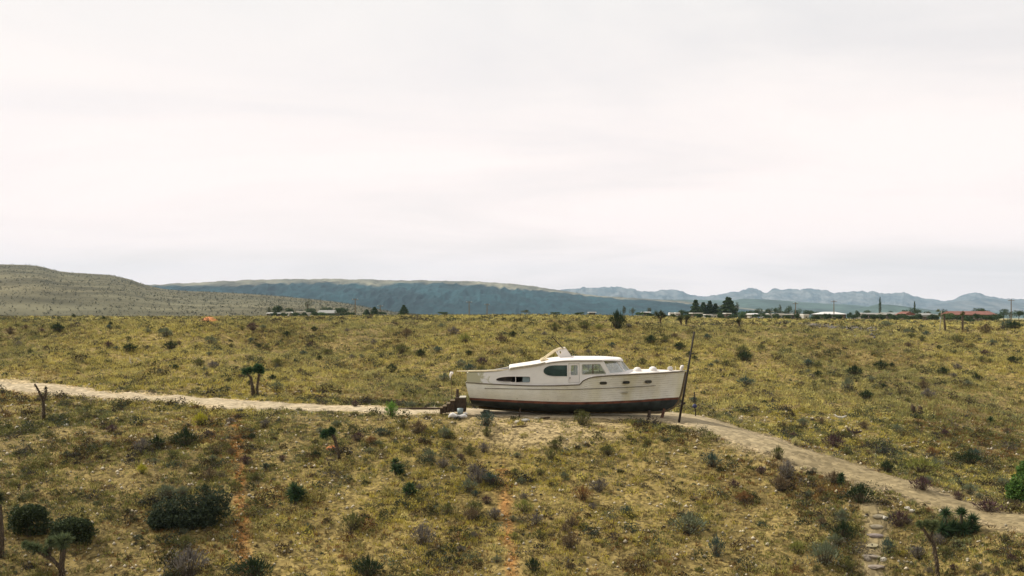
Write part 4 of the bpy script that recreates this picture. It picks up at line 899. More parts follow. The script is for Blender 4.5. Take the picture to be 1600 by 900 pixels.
# windscreen
A0, B0, C0 = (6.74, 1.24, 1.89), (7.50, .78, 1.93), (7.80, 0, 1.98); A1, B1, C1 = (6.40, 1.20, 2.53), (7.10, .70, 2.52), (7.34, 0, 2.54)
ws = empty('windscreen', (0, 0, 0)); ws.parent = boat; fr = MB()
def mir(p, sg): return (p[0], p[1]*sg, p[2])
for sg in (-1, 1):
    for a, b in [(A0, A1), (B0, B1)]: fr.bar(mir(a, sg), mir(b, sg), .06, .05)
    for a, b in [(A0, B0), (B0, C0), (A1, B1), (B1, C1)]: fr.bar(mir(a, sg), mir(b, sg), .045, .055)
fr.bar(C0, C1, .05, .05)
bpy.data.objects.remove(ws)
frm = fr.build('windscreen_frame', M['white'], boat)
for sg in (-1, 1):
    for (a, b, c, d) in [(A0, B0, B1, A1), (B0, C0, C1, B1)]:
        me = mesh_np('windscreen_pane', [mir(p, sg) for p in (a, b, c, d)], [[0, 1, 2, 3]], M['glass_screen']); obj('windscreen_pane', me, frm)
# helm seat and wheel glimpsed through the glass
MB().tube([(6.3, -.55, 1.72+.17*math.sin(a)) if False else (6.32+.03*math.cos(a), -.55+.17*math.cos(a), 1.86+.17*math.sin(a)) for a in np.linspace(0, 6.28, 20)], .014, 6, cap=False).build('steering_wheel', M['wood_dark'], boat)
MB().box((6.45, 0, 1.45), (.25, 2.2, .85)).build('helm_console', M['wood_mid'], boat, bevel=.03)
# portholes
for (px, py) in [(942, 598), (978.5, 597.5), (1013, 596.5)]:
    x = (px-800)/1600*47.75+2.17; z = (484-py)/1600*47.75+4.88
    if px > 1000: x = (px-800)/1600*48.1+2.17; z = (484-py)/1600*48.1+4.88
    for sg in (-1, 1):
        y_ = hull_y(x, z); y2 = hull_y(x+.2, z); ang = math.atan2(y2-y_, .2)
        def ov(hw, hh, off): return [(x+c*hw, sg*(y_+math.tan(ang)*c*hw+off+.02*s_), z+s_*hh) for c, s_ in [(math.copysign(abs(math.cos(a))**.5, math.cos(a)), math.copysign(abs(math.sin(a))**.7, math.sin(a))) for a in np.linspace(0, 2*math.pi, 24, endpoint=False)]]
        P_ = ov(.165, .062, .014); o = obj('porthole', mesh_np('porthole', P_, [list(range(24))], M['winglass']), boat)
        MB().tube(P_+[P_[0]], .012, 5, cap=False).build('porthole_rim', M['trim'], o)
# flying bridge screen folded on the roof
fb_ = MB()
for sg in (-1, 1):
    y_ = sg*.55
    plate([(4.50, 2.54), (5.05, 2.56), (4.70, 3.07), (4.44, 3.03), (4.34, 2.96)], [[(4.44, 2.78), (4.55, 2.76), (4.53, 2.93), (4.42, 2.92)]], lambda x, z: .55, sg, 'bridge_screen_side', M['white'], boat, .03, 0)
    MB().tube([(3.55, y_*1.1, 2.50), (3.72, y_*1.1, 2.56), (3.95, y_*1.08, 2.74), (4.20, y_*1.05, 2.92), (4.45, y_, 3.03), (4.70, y_, 3.07)], [.03, .036, .032, .028, .028, .025], 8).build('screen_brace', M['cream'], boat, smooth=True)
    MB().bar((4.26, y_, 2.93), (4.50, y_, 2.54), .04, .05).build('screen_strut', M['white'], boat)
MB().bar((5.05, 0, 2.57), (4.70, 0, 3.07), 1.08, .03).build('bridge_screen_front', M['white'], boat)
MB().tube([(3.50, -.9, 2.50), (3.60, -.9, 2.53), (3.88, -.9, 2.54)], [.05, .06, .04], 8).build('brace_fitting', M['cream'], boat, smooth=True)
MB().tube([(4.60, -.55, 3.03), (4.05, -.55, 3.62)], [.028, .020], 7).build('radio_aerial', M['pole'], boat)
# deck fittings
def dome(x, y, r, h, name, m):
    mb_ = MB(); z0 = float(f_s(x))+.10; n = 14; rings = [(r*1.0, 0), (r*1.0, h*.25), (r*.92, h*.6), (r*.68, h*.86), (r*.3, h), (.01, h*1.02)]
    mb_.tube([(x, y, z0-.05+q[1]) for q in rings], [q[0] for q in rings], n); return mb_.build(name, m, boat, smooth=True)
dome(8.10, -.55, .20, .24, 'deck_ventilator', M['roofw']); dome(8.85, -.45, .20, .25, 'deck_ventilator', M['roofw'])
MB().box((9.72, -.15, 2.08), (.24, .22, .20)).build('deck_box', M['sack'], boat, bevel=.05)
MB().tube([(9.98, -.1, 2.0), (9.98, -.1, 2.2)], .02, 6).build('cleat_post', M['cream'], boat)
cw = MB(); cw.tube([(10.28, 0, 1.98), (10.28, 0, 2.08), (10.31, 0, 2.15), (10.38, 0, 2.17)], [.07, .08, .09, .075], 12); cwo = cw.build('cowl_vent', M['roofw'], boat, smooth=True)
MB().tube([(10.378, 0, 2.17), (10.392, 0, 2.17)], .06, 12).build('cowl_mouth', M['winglass'], cwo)
MB().box((10.45, 0, 1.97), (.14, .10, .05)).build('bow_roller', M['wood_pale'], boat)
# spar lying on the stern
MB().tube([(-.42, -1.02, 2.00), (.9, -1.02, 2.00), (2.0, -1.02, 2.06)], [.022, .042, .05], 8).build('spar', M['cream'], boat, smooth=True)
MB().tube([(-.1, -.6, 1.99), (-.42, -.9, 2.0)], .012, 5).build('spar_lashing', M['cream'], boat)

# ------------------------------------------------------------------ things around the boat
def W3(px, py, D): return Vector(((px-CX)/F*D, D, -(py-HY)/F*D))
p = G(1060, 660); a = W3(1059.5, 661, p.y); b = W3(1085, 518, p.y)
pl = empty('leaning_pole', p, 'tall dark leaning pole standing at the bow of the boat', 'pole')
o = MB().tube([a-p-Vector((0, 0, .2)), (a-p)*.5+(b-p)*.5+Vector((.02, 0, 0)), b-p], [.055, .05, .038], 9, jit=.1).build('shaft', M['pole'], pl, smooth=True)
q = W3(1068, 631, p.y)-p; MB().tube([q+Vector((-.1, 0, 0)), q+Vector((.08, -.02, .03))], [.05, .06], 8).build('knob', M['pole'], pl)
p = G(1087, 651); sp = empty('marker_post', p, 'thin dark post with a blue float behind the bow', 'post')
MB().tube([(0, 0, -.1), (-.03, 0, .6), (-.06, 0, 1.22)], [.03, .03, .028], 7).build('shaft', M['pole'], sp)
MB().tube([(-.05, 0, .42), (-.05, 0, .47), (-.05, 0, .56), (-.05, 0, .62)], [.05, .11, .11, .05], 10).build('float', M['blue'], sp, smooth=True)
for (px, y0, y1, dx_, lab, r, m_) in [(1036, 642, 658, -3, 'rusty slanting prop under the bow of the boat', .075, 'rust'), (1013, 645, 655, 0, 'short dark prop under the boat left of the rusty one', .085, 'wood_dark'), (811, 641, 656, 0, 'thin dark prop under the rear half of the boat', .045, 'wood_dark')]:
    Dp = 48.6 if px > 900 else 47.6; a = W3(px+2, y0-3, Dp); b = at(px+dx_, Dp-.25); o = MB().tube([b-b-Vector((0, 0, .08)), (a-b)], [r, r*.9], 8).build('hull_prop', M[m_]); o.location = b; tag(o, lab, 'prop', 'props under the hull')
for i, (px, lab) in enumerate([(760, 'timber block under the keel near the stern'), (900, 'timber block under the middle of the keel')]):
    b = at(px, 49.0); h = BZ+.05-b.z; o = MB().box((0, 0, h/2-.05), (.3, .9, h+.1)).build('keel_block', M['wood_dark']); o.location = b; tag(o, lab, 'block', 'keel blocks')
# wooden steps, bucket, sack at the stern
p = at(690, 47.8); st = empty('wooden_steps', p, 'dark wooden block steps leading up to the boat stern', 'steps'); k = 47.8/F
for (x0, x1, yt, yb) in [(688, 692.5, 637, 643), (692.5, 698.5, 634.5, 641.5), (698.5, 704, 630.5, 641), (704, 711.5, 626, 640)]:
    a = W3(x0, yt, 47.8)-p; b = W3(x1, yb, 47.8)-p; MB().box(((a.x+b.x)/2, 0, (a.z+b.z)/2-.04), (b.x-a.x-.015, .8, a.z-b.z+.08)).build('step', M['wood_dark'], st, bevel=.012)
    MB().box(((a.x+b.x)/2, 0, a.z+.018), (b.x-a.x+.02, .84, .03)).build('tread', M['wood_mid'], st)
a = W3(711.5, 621, 47.8)-p; b = W3(728, 636, 47.8)-p
MB().box(((a.x+b.x)/2, .1, (a.z+b.z)/2-.1), (b.x-a.x, .8, a.z-b.z+.2)).build('landing', M['wood_dark'], st, bevel=.012)
MB().box(((a.x+b.x)/2+.1, .1, a.z+.02), (b.x-a.x-.2, .84, .035)).build('landing_board', M['wood_pale'], st)
a = W3(714.5, 608, 47.8)-p; MB().tube([(a.x, 0, a.z-.65), (a.x+.02, 0, a.z)], [.075, .06], 8, jit=.3).build('newel_post', M['wood_dark'], st)
b = W3(719, 638, 47.1); o = MB().tube([(0, 0, 0), (0, 0, .30), (0, 0, .32), (0, 0, .30), (0, 0, .06)], [.125, .15, .155, .135, .11], 16).build('bucket', M['bucket'], smooth=True); o.location = b+Vector((0, .12, 0)); tag(o, 'grey-blue metal bucket by the wooden steps at the stern', 'bucket')
gz = float(terr(b.x, b.y)); o.location.z = gz+.10
sk = MB(); n = 14; sk.tube([(-.42, 0, .05), (-.33, 0, .14), (-.22, 0, .17), (-.05, 0, .10), (.12, 0, .09), (.30, 0, .13), (.40, 0, .10), (.44, 0, .07)], [.03, .10, .13, .09, .085, .10, .07, .02], 14, jit=.25)
o = sk.build('canvas_sack', M['sack'], smooth=True); b2 = W3(715, 641, 46.8); o.location = (b2.x, b2.y, float(terr(b2.x, b2.y))-.01); tag(o, 'limp white canvas sack lying in front of the bucket', 'sack')
o2 = MB().tube([(0, 0, 0), (.1, 0, .05), (.2, 0, .02)], [.03, .06, .03], 8).build('white_rag', M['sack'], smooth=True); b3 = W3(724, 633, 47.2); o2.location = (b3.x, b3.y, float(terr(b3.x, b3.y))+.12); tag(o2, 'small white rag beside the bucket under the stern', 'rag')
# thin post with white fitting behind the stern
p = at(705, 51.5); top = W3(705, 576, 51.5)-p; lp = empty('lamp_post', p, 'thin pale post with a small white lamp left of the stern', 'lamp')
MB().tube([(0, 0, -.1), (.02, 0, top.z*.6), (0, 0, top.z)], [.018, .016, .010], 6).build('post', M['wood_mid'], lp)
zz = (W3(705, 584, 51.5)-p).z; MB().tube([(-.05, 0, zz-.20), (-.03, 0, zz-.06), (.04, 0, zz+.03), (.10, 0, zz+.06)], [.015, .07, .09, .05], 6, jit=.6).build('lamp_head', M['white'], lp)
MB().tube([(-.06, 0, zz-.3), (-.02, 0, zz)], .012, 5).build('bracket', M['wood_pale'], lp)
# timber kerb on the road by the stern
a, b = at(622, 50.9), at(694, 50.6); o = MB().tube([(-1.15, 0, .05), (0, 0, .07), (1.15, 0, .05)], .055, 6).build('timber_log', M['wood_dark']); o.location = (a+b)/2; tag(o, 'long thin dark timber lying along the road behind the lime green bush', 'timber')
# debris in the yard
def rock(px, py, s_, label, name='rock', c=(.42, .38, .30), flat=.6, group=None, p=None, seed=0):
    import bmesh
    bm = bmesh.new(); bmesh.ops.create_icosphere(bm, subdivisions=2, radius=1)
    r_ = random.Random(seed+int(px*7+py))
    ax = [Vector((r_.gauss(0, 1), r_.gauss(0, 1), r_.gauss(0, 1))).normalized() for _ in range(9)]
    for v in bm.verts:
        d = v.co.normalized(); q = 1.0
        for a_ in ax:
            dd = d.dot(a_)
            if dd > .55: q = min(q, .62/dd+.08)
        v.co = Vector((d.x*q*s_[0], d.y*q*s_[1], d.z*q*s_[2]))
    me = bpy.data.meshes.new(name); bm.to_mesh(me); bm.free(); at_ = me.color_attributes.new('Col', 'FLOAT_COLOR', 'POINT'); at_.data.foreach_set('color', list((*c, 1))*len(me.vertices)); me.materials.append(M['rock'])
    p = p or G(px, py); o = obj(name, me, loc=p+Vector((0, 0, s_[2]*.3))); o.rotation_euler = (0, 0, r_.random()*.6-.3)
    return tag(o, label, 'rock' if name == 'rock' else 'stone', group)
rock(808, 660, (.16, .14, .09), 'pale stone beside the thin prop under the boat')
rock(822, 658, (.24, .18, .11), 'larger grey stone in the bare patch before the boat', c=(.30, .29, .26))
rock(838, 645.5+9, (.12, .1, .07), 'small stone right of the larger grey one before the boat')
o = MB().bar((-.22, 0, .04), (.22, .05, .07), .12, .05).build('wood_offcut', M['wood_dark']); o.location = G(852, 655); tag(o, 'dark wood offcut lying in the bare patch before the boat', 'wood')
o = MB().bar((-.35, 0, .03), (.3, .1, .05), .08, .04).build('wood_offcut', M['wood_mid']); o.location = G(812, 668); tag(o, 'brown board lying below the thin prop', 'wood')
# stone steps on the hillside path
for i, (px, py, w, lab) in enumerate([(1374, 809, .42, 'topmost flat stone of the hillside steps'), (1370, 824, .38, 'second stone from the top of the hillside steps'), (1367, 840, .36, 'third stone from the top of the hillside steps'), (1364, 854, .38, 'fourth stone from the top of the hillside steps'), (1363, 871, .44, 'fifth and largest stone of the hillside steps'), (1369, 887, .38, 'lowest flat stone of the hillside steps')]):
    rock(px, py, (w*(.8+.12*(i % 3)), .17+.03*(i % 2), .09), lab, name='stone_step', c=(.30-.03*(i % 3), .26-.03*(i % 3), .18-.02*(i % 2)), seed=i*13, group='stone steps on the hillside path')
for i, (px, py, lab) in enumerate([(1356, 876, 'dark rounded stone left of the fifth step'), (1380, 876, 'rounded stone right of the fifth step'), (1383, 812, 'small stone right of the top step'), (1418, 796, 'white stone in the verge above the thin joshua tree'), (1425, 800, 'second white stone in the verge above the thin joshua tree'),
                      (103, 666, 'white stone right of the bare forked joshua tree'), (27, 669, 'pale stone left of the bare forked joshua tree')]):
    rock(px, py, (.13, .12, .10), lab, c=(.5, .46, .38) if i else (.2, .17, .13))
# pale dead branches on the far slope and dark logs
p = G(206, 571); o = MB().tube([(-.02, 0, 0), (-.12, 0, .35), (-.14, 0, .62)], [.03, .025, .012], 6).tube([(-.12, 0, .32), (.0, 0, .45), (.05, 0, .5)], [.02, .012, .008], 6).build('dead_branch', M['wood_pale']); o.location = p; tag(o, 'upright white dead branch on the left far slope', 'branch')
p = G(219, 568); o = MB().tube([(-.28, 0, .42), (0, 0, .22), (.22, 0, .06)], [.012, .022, .03], 6).build('dead_branch', M['wood_pale']); o.location = p; tag(o, 'slanting white dead branch right of the upright one', 'branch')
p = G(1334, 679); o = MB().tube([(-.35, 0, .35), (-.2, 0, .12), (.1, 0, .1), (.4, 0, .15)], [.05, .09, .08, .04], 8, jit=.3).tube([(-.1, 0, .1), (-.05, 0, .32)], [.04, .02], 6).tube([(.1, 0, .1), (.2, 0, .28)], [.04, .02], 6).build('fallen_log', M['wood_dark'], smooth=True); o.location = p; tag(o, 'dark fallen joshua log on the right far slope', 'log')
p = G(1314, 654); o = MB().tube([(-.35, 0, .22), (-.2, 0, .08), (.1, 0, .05), (.32, 0, .16)], [.03, .06, .07, .03], 8, jit=.3).build('fallen_log', M['wood_pale'], smooth=True); o.location = p; tag(o, 'curved pale log on the right far slope', 'log')
for px, py, h, lab in [(1427, 644, .45, 'dark broken stump with a spike on the right far slope'), (1438, 642, .3, 'short dark stump right of the spiked one')]:
    o = MB().tube([(0, 0, -.05), (0, 0, h*.6), (-.1, 0, h)], [.14, .12, .04], 8, jit=.4).build('dead_stump', M['wood_dark'], smooth=True); o.location = G(px, py); tag(o, lab, 'stump')
# orange mound on the left rim, orange patches
def mound(px, py, w, h, lab, c=(.50, .20, .07)):
    p = G(px, py); k = p.y/F; nx = 40; a = np.linspace(-1, 1, nx); A, B = np.meshgrid(a, a, indexing='ij'); rr = np.hypot(A, B); Hh = np.clip(1-rr**2, 0, 1)**.8*(.75+.5*fbm(A*4+px, B*4, 3))
    Xm = A*w*k/2; Ym = B*w*k/2; Zm = terr(p.x+Xm.ravel(), p.y+Ym.ravel()).reshape(Xm.shape)-p.z+Hh*h*k-.03
    I = np.arange(nx*nx).reshape(nx, nx); Fc = np.stack([I[:-1, :-1], I[1:, :-1], I[1:, 1:], I[:-1, 1:]], -1).reshape(-1, 4); Fc = Fc[(rr.ravel()[Fc] < 1).all(1)]
    P = np.stack([Xm, Ym, Zm], -1).reshape(-1, 3); cc = np.array([c])*(.7+.6*fbm(P[:, 0]*3, P[:, 1]*3, 3))[:, None]
    o = obj('dirt_mound', mesh_np('dirt_mound', P, Fc, M['rock'], cc, smooth=True), loc=p); return tag(o, lab, 'mound')
mound(329, 503, 26, 8, 'bright orange dirt mound on the left rim')
mound(519, 700, 22, 4, 'flat orange dirt patch below the head of the leaning joshua tree', (.42, .15, .05))
mound(419, 597, 15, 3, 'small orange dirt patch right of the twin-trunked joshua tree', (.42, .17, .06))
# rubble on the right rim
px0 = at(1268, 112); n = 900; x = px0.x+rng.normal(size=n)*1.5; y = px0.y-9+rng.normal(size=n)*5; z = terr(x, y); s = .06+.16*rng.random(n)**3
P = oc[None]*(s[:, None, None])*(.6+.8*rng.random((n, 6, 1)))+np.stack([x, y, z+s*.3], -1)[:, None]; Fc = (of[None]+(np.arange(n)*6)[:, None, None]).reshape(-1, 3); sc = np.array([[.15, .135, .115]])*(.4+.9*rng.random(n))[:, None]
tag(obj('rubble', mesh_np('rubble', P.reshape(-1, 3), Fc, M['rock'], np.repeat(sc, 6, 0))), 'patch of grey rubble on the right rim before the long brown building', 'rubble', kind='stuff')

# ------------------------------------------------------------------ far trees
def ftree(px, ytop, wpx, D, kind, label, name=None, base=None, group='trees around the distant houses'):
    b = at(px, D) if base is None else base; k = D/F; H_ = -(ytop-HY)*k-b.z; W_ = wpx*k; t_ = empty(name or {'round': 'broad_tree', 'cone': 'conifer_tree', 'cypress': 'cypress_tree', 'sparse': 'desert_tree', 'palm': 'joshua_tree'}[kind], b, label, 'tree', group)
    n = {'round': 1000, 'cone': 1300, 'cypress': 600, 'sparse': 300, 'palm': 130}[kind]; z = rng.random(n); a = rng.random(n)*6.28
    if kind == 'cone': z = .08+.92*z**1.0; q = W_/2*1.35*(1.05-z)**.75*(.7+.5*rng.random(n))*(1+.3*np.sin(z*34)); P = np.stack([np.cos(a)*q, np.sin(a)*q, z*H_], -1); lf = max(H_*.10, .3)
    elif kind == 'cypress': q = W_/2*np.sin(np.pi*(.08+.9*z))**.6*(.6+.5*rng.random(n)); P = np.stack([np.cos(a)*q, np.sin(a)*q, z*H_], -1); lf = .22
    else:
        L_ = 6; lc = np.array([[math.cos(i*1.05)*W_*.22*random.uniform(.6, 1.5), math.sin(i*1.05)*W_*.2, H_*random.uniform(.38, .78), random.uniform(.2, .36)] for i in range(L_)]); kk = rng.integers(0, L_, n); d = rng.normal(size=(n, 3)); d /= np.linalg.norm(d, axis=1, keepdims=True)
        P = lc[kk, :3]+d*(lc[kk, 3]*(.5+.6*rng.random(n)))[:, None]*np.array([W_, W_, H_*.62]); P[:, 2] = np.clip(P[:, 2], H_*.05, H_*1.02); lf = max(W_*.055, .2)
    c1, c2 = (np.array([.030, .052, .022]), np.array([.055, .085, .030])) if kind != 'sparse' else (np.array([.05, .06, .03]), np.array([.08, .09, .05]))
    if 'pale' in label: c1 = c1*2.0; c2 = c2*1.7
    t2 = rng.random(n)[:, None]; Vv, cc = leaves(P, lf, (c1*(1-t2)+c2*t2)*(.6+.8*rng.random(n))[:, None]); tri_obj('crown', [Vv], [cc], M['plant'], t_)
    MB().tube([(0, 0, -.3), (0, 0, H_*.5), (.05, 0, H_*.8)], [max(.03*H_, .1), max(.02*H_, .07), .04], 6).build('trunk', M['bark'], t_); return t_
FT = [(420, 478, 9, 285, 'sparse', 'slim tree at the left end of the left settlement'), (435, 476, 14, 290, 'round', 'greyish tree left of the white arched trailer'), (453, 480, 12, 310, 'round', 'low tree behind the white arched trailer'),
 (481, 463, 10, 290, 'sparse', 'tallest thin tree of the left settlement'), (486, 479, 17, 282, 'round', 'dark round tree in the middle of the left settlement'), (499, 487, 24, 262, 'round', 'pale low bushy tree in front of the left settlement'), (513, 476, 14, 300, 'round', 'tree behind the grey gabled roof at left'),
 (529, 480, 15, 285, 'round', 'dark round tree right of the grey gabled roof'), (543, 486, 9, 280, 'round', 'small dark tree at the right end of the left settlement'), (520, 490, 16, 262, 'round', 'low bush tree right in front of the left settlement'),
 (573, 484, 8, 280, 'cone', 'small conifer, leftmost of the row right of the left settlement'), (585, 480, 10, 280, 'cone', 'conifer, second of the row right of the left settlement'), (597, 487, 13, 282, 'round', 'low bushy tree between the small conifers'), (631, 477, 11, 270, 'cone', 'pointed dark conifer standing alone left of centre'),
 (694, 487, 18, 290, 'round', 'low dark spreading tree on the skyline left of the boat'), (822, 482, 14, 300, 'sparse', 'thin low tree on the skyline above the boat roof'), (868, 487, 14, 290, 'round', 'small round tree on the skyline right of the aerial'), (975, 475, 6, 290, 'sparse', 'thin tree behind the big round bush on the rim'), (988, 477, 12, 300, 'sparse', 'open tree right of the big round bush on the rim'),
 (1014, 478, 8, 300, 'sparse', 'small thin tree left of the white trailers'), (1078, 483, 14, 300, 'round', 'low round tree at the left end of the conifer belt'), (1087, 469, 13, 300, 'cone', 'tall conifer at the left end of the conifer belt'), (1099, 473, 12, 305, 'cone', 'conifer second from the left in the belt'), (1109, 471, 12, 305, 'cone', 'pointed conifer in the middle of the belt'),
 (1118, 475, 13, 305, 'cone', 'shorter conifer right of the middle of the belt'), (1128, 472, 15, 300, 'round', 'dense tree left of the tallest one in the belt'), (1138, 465, 22, 300, 'cone', 'tallest dark tree at the right end of the belt'), (1147, 476, 14, 298, 'round', 'round tree just right of the tallest one in the belt'), (1152, 468, 6, 320, 'sparse', 'thin bare-stemmed tree behind the belt'),
 (1160, 484, 14, 280, 'round', 'low pale round tree right of the belt'), (1172, 482, 16, 300, 'round', 'dark tree above the small white house'), (1190, 483, 16, 310, 'sparse', 'open tree behind the small white house'), (1203, 478, 8, 310, 'sparse', 'narrow tree left of the long brown building'),
 (1221, 484, 18, 345, 'round', 'low dark tree behind the left end of the long brown building'), (1219, 474, 5, 350, 'sparse', 'thin tree rising behind the long brown building'), (1232, 476, 15, 345, 'round', 'dark tree behind the middle of the long brown building'), (1262, 482, 22, 345, 'round', 'bushy green tree at the right end of the long brown building'),
 (1327, 487, 8, 290, 'round', 'small round tree right of the white hipped roof'), (1340, 484, 8, 300, 'round', 'small dark tree left of the white dome tank'), (1375, 464, 4, 310, 'cypress', 'tall thin cypress above the grey roofs'), (1429, 471, 3, 320, 'cypress', 'short thin cypress left of the brown house'),
 (1430, 481, 24, 300, 'round', 'large dark tree between the grey roofs and the brown house'), (1414, 483, 10, 330, 'round', 'tree top above the right end of the grey gabled roof'), (1449, 484, 12, 300, 'sparse', 'open tree behind the brown house'), (1480, 488, 18, 230, 'round', 'dark bushy tree right of the thin pale yucca'), (1494, 486, 12, 290, 'sparse', 'open tree at the left end of the red roof'),
 (1528, 478, 22, 340, 'round', 'dark spreading tree behind the red roof'), (1516, 495, 16, 200, 'round', 'low dark bush tree in front of the red roofed house'), (1560, 488, 20, 240, 'round', 'big grey-green tree at the right end of the red roof'), (1578, 484, 14, 280, 'sparse', 'open tree beside the right utility pole'), (1592, 482, 16, 260, 'round', 'tree at the right edge behind the utility pole'), (1610, 484, 18, 260, 'round', 'tree cut by the right edge')]
where = ['in front of the long brown building', 'in front of the white hipped roof', 'in front of the low grey roofed house', 'in front of the long grey gabled roof', 'in front of the tan gable end', 'in front of the brown house', 'left of the red roofed house', 'in front of the red roofed house', 'below the conifer belt', 'left of the conifer belt', 'in front of the white sheds']
spots = [[1212, 1228, 1246], [1276, 1292, 1310], [1335, 1352, 1366, 1378], [1390, 1402, 1411], [1420, 1427], [1436, 1455, 1462], [1483, 1490], [1500, 1513, 1527, 1540, 1552], [1091, 1106, 1126, 1144], [1018, 1034, 1050, 1070], [1158, 1180, 1197]]
for wv, sp_ in zip(where, spots):
    for i_, px in enumerate(sp_):
        pos = {0: 'leftmost', len(sp_)-1: 'rightmost'}.get(i_, ['', 'second', 'third', 'fourth'][i_] if i_ < 4 else 'next')
        FT.append((px+random.uniform(-2, 2), 490.5+random.uniform(-1.5, 1.5), random.uniform(11, 20), random.uniform(225, 262), 'round', f'{pos} low dark bushy tree {wv}'))
for px, yt, w_, D_, l_ in [(431, 477, 16, 290, 'dark tree behind the small grey-roofed shed at left'), (505, 478, 16, 300, 'dark tree rising left behind the grey gabled roof'), (536, 479, 18, 290, 'dark spreading tree at the right end of the left settlement')]: FT.append((px, yt, w_, D_, 'round', l_))
for i_, px in enumerate([428, 444, 461, 474, 492, 506, 535, 550]): FT.append((px, 488+random.uniform(-1.5, 1), random.uniform(9, 15), random.uniform(250, 265), 'round', ['first', 'second', 'third', 'fourth', 'fifth', 'sixth', 'seventh', 'last'][i_]+' low grey-green bush from the left in the left settlement'))
for px, yt, w_, D_, l_ in [(1066, 482, 12, 300, 'dark round tree between the white trailers and the conifer belt'), (1184, 478, 14, 315, 'dark round tree right behind the small white house'), (1196, 481, 13, 320, 'round tree left of the narrow tree near the long brown building'), (1212, 479, 15, 345, 'tall bushy tree behind the white outbuilding'), (1246, 481, 13, 345, 'round tree between the two dark ones behind the long brown building'), (1274, 485, 16, 330, 'low tree between the long brown building and the white hipped roof'), (1356, 484, 14, 340, 'dark tree top behind the low grey roofed house'), (1392, 485, 13, 340, 'dark tree top behind the left end of the long grey gabled roof'), (1474, 482, 16, 300, 'dark tree between the brown house and the red roof'), (1540, 482, 16, 340, 'lower dark tree behind the middle of the red roof'), (1568, 480, 18, 300, 'tall grey-green tree left of the right utility pole'), (905, 488, 16, 280, 'low dark tree on the skyline above the cabin'), (1000, 486, 14, 290, 'low tree beside the tiny pale-roofed house')]: FT.append((px, yt, w_, D_, 'round', l_))
for a in FT: ftree(*a[:5], a[5])
for i, (px, yt, D) in enumerate([(255, 492, 0), ]): pass
for (px, py, w, h, lab) in [(43, 494, 18, 8, 'dark bush on the left rim, left of a lower one'), (68, 494, 14, 5, 'low dark bush on the left rim near the far left'), (162, 502, 12, 6, 'dark bush on the left rim above the golden patch'), (173, 509, 8, 5, 'small dark bush below the dark bush on the left rim'), (115, 497, 8, 5, 'small dark bush on the left rim between the larger ones')]:
    shrub(px, py, w, h+2, 'dark green', lab, group='bushes on the left rim')

# ------------------------------------------------------------------ houses and trailers far off
def house(px0, px1, yr, ye, D, dep, wall, roofm, label, kind='gable', wins=3, name='house', cat='house', over=.4, drop=0):
    k = D/F; w = (px1-px0)*k; xc = ((px0+px1)/2-CX)*k; b = Vector((xc, D+dep/2, float(terr(xc, D))-.1)); ze = -(ye-HY)*k-b.z; zr = -(yr-HY)*k-b.z; ze = max(ze, 1.0)
    o = empty(name, b, label, cat); MB().box((0, 0, ze/2), (w, dep, ze)).build('wall', M[wall], o)
    x, y = w/2+over, dep/2+over; e = ze+.01
    if kind == 'gable': MB().add([(-x, -y, e), (x, -y, e), (x, y, e), (-x, y, e), (-x, 0, zr), (x, 0, zr), (-x, -y, e+.12), (x, -y, e+.12), (-x, y, e+.12), (x, y, e+.12)], [[3, 2, 1, 0], [6, 7, 5, 4], [9, 8, 4, 5], [0, 1, 7, 6], [2, 3, 8, 9], [0, 6, 4], [0, 4, 3], [3, 4, 8], [1, 2, 5], [1, 5, 7], [2, 9, 5]]).build('roof', M[roofm], o)
    elif kind == 'hip': q = x*.45; MB().add([(-x, -y, e), (x, -y, e), (x, y, e), (-x, y, e), (-q, 0, zr), (q, 0, zr)], [[3, 2, 1, 0], [0, 1, 5, 4], [2, 3, 4, 5], [1, 2, 5], [3, 0, 4]]).build('roof', M[roofm], o)
    elif kind == 'flat': MB().box((0, 0, (e+zr)/2+.02), (2*x, 2*y, max(zr-e, .18))).build('roof', M[roofm], o)
    elif kind == 'side': MB().add([(-x, -y, e), (x, -y, e), (x, y, e), (-x, y, e), (0, -y, zr), (0, y, zr)], [[3, 2, 1, 0], [0, 4, 5, 3], [1, 2, 5, 4], [0, 1, 4], [2, 3, 5]]).build('roof', M[roofm], o)
    for i in range(wins):
        wx = -w/2+w*(i+1)/(wins+1); f = MB().box((wx, -dep/2-.03, ze*.58), (min(w/wins*.4, 1.3), .06, min(ze*.4, 1.0))).build('window', M['wood_pale'], o)
        MB().box((wx, -dep/2-.065, ze*.58), (min(w/wins*.4, 1.3)*.85, .03, min(ze*.4, 1.0)*.82)).build('pane', M['winglass'], f)
    if w > 5: MB().box((w*.5-.9, -dep/2-.03, min(1.0, ze*.4)), (.9, .06, min(2.0, ze*.8))).build('door', M['wood_mid'], o)
    return o
house(1207, 1253, 490.8, 492.3, 320, 8, 'stucco_brown', 'roof_white', 'long low brown building with a flat white roof on the right plain', 'flat', 4)
house(1205, 1223, 489.8, 492.5, 312, 5, 'stucco_white', 'roof_white', 'low white outbuilding at the left end of the long brown building', 'flat', 1)
house(1283, 1322, 487.2, 491.0, 320, 9, 'stucco_brown', 'roof_white', 'dark house with a bright white hipped roof on the right plain', 'hip', 3)
house(1350, 1388, 488.8, 491.5, 318, 8, 'stucco_brown', 'shingle', 'low house with a grey roof right of the white dome tank', 'gable', 3)
house(1386, 1420, 488.2, 492.0, 300, 8, 'stucco_brown', 'shingle', 'house with a long pale grey gabled roof and brown walls', 'gable', 3)
house(1412, 1430, 486.8, 492.5, 292, 6, 'stucco_tan', 'roof_red', 'tan gable-ended house at the right end of the long grey roof', 'side', 1)
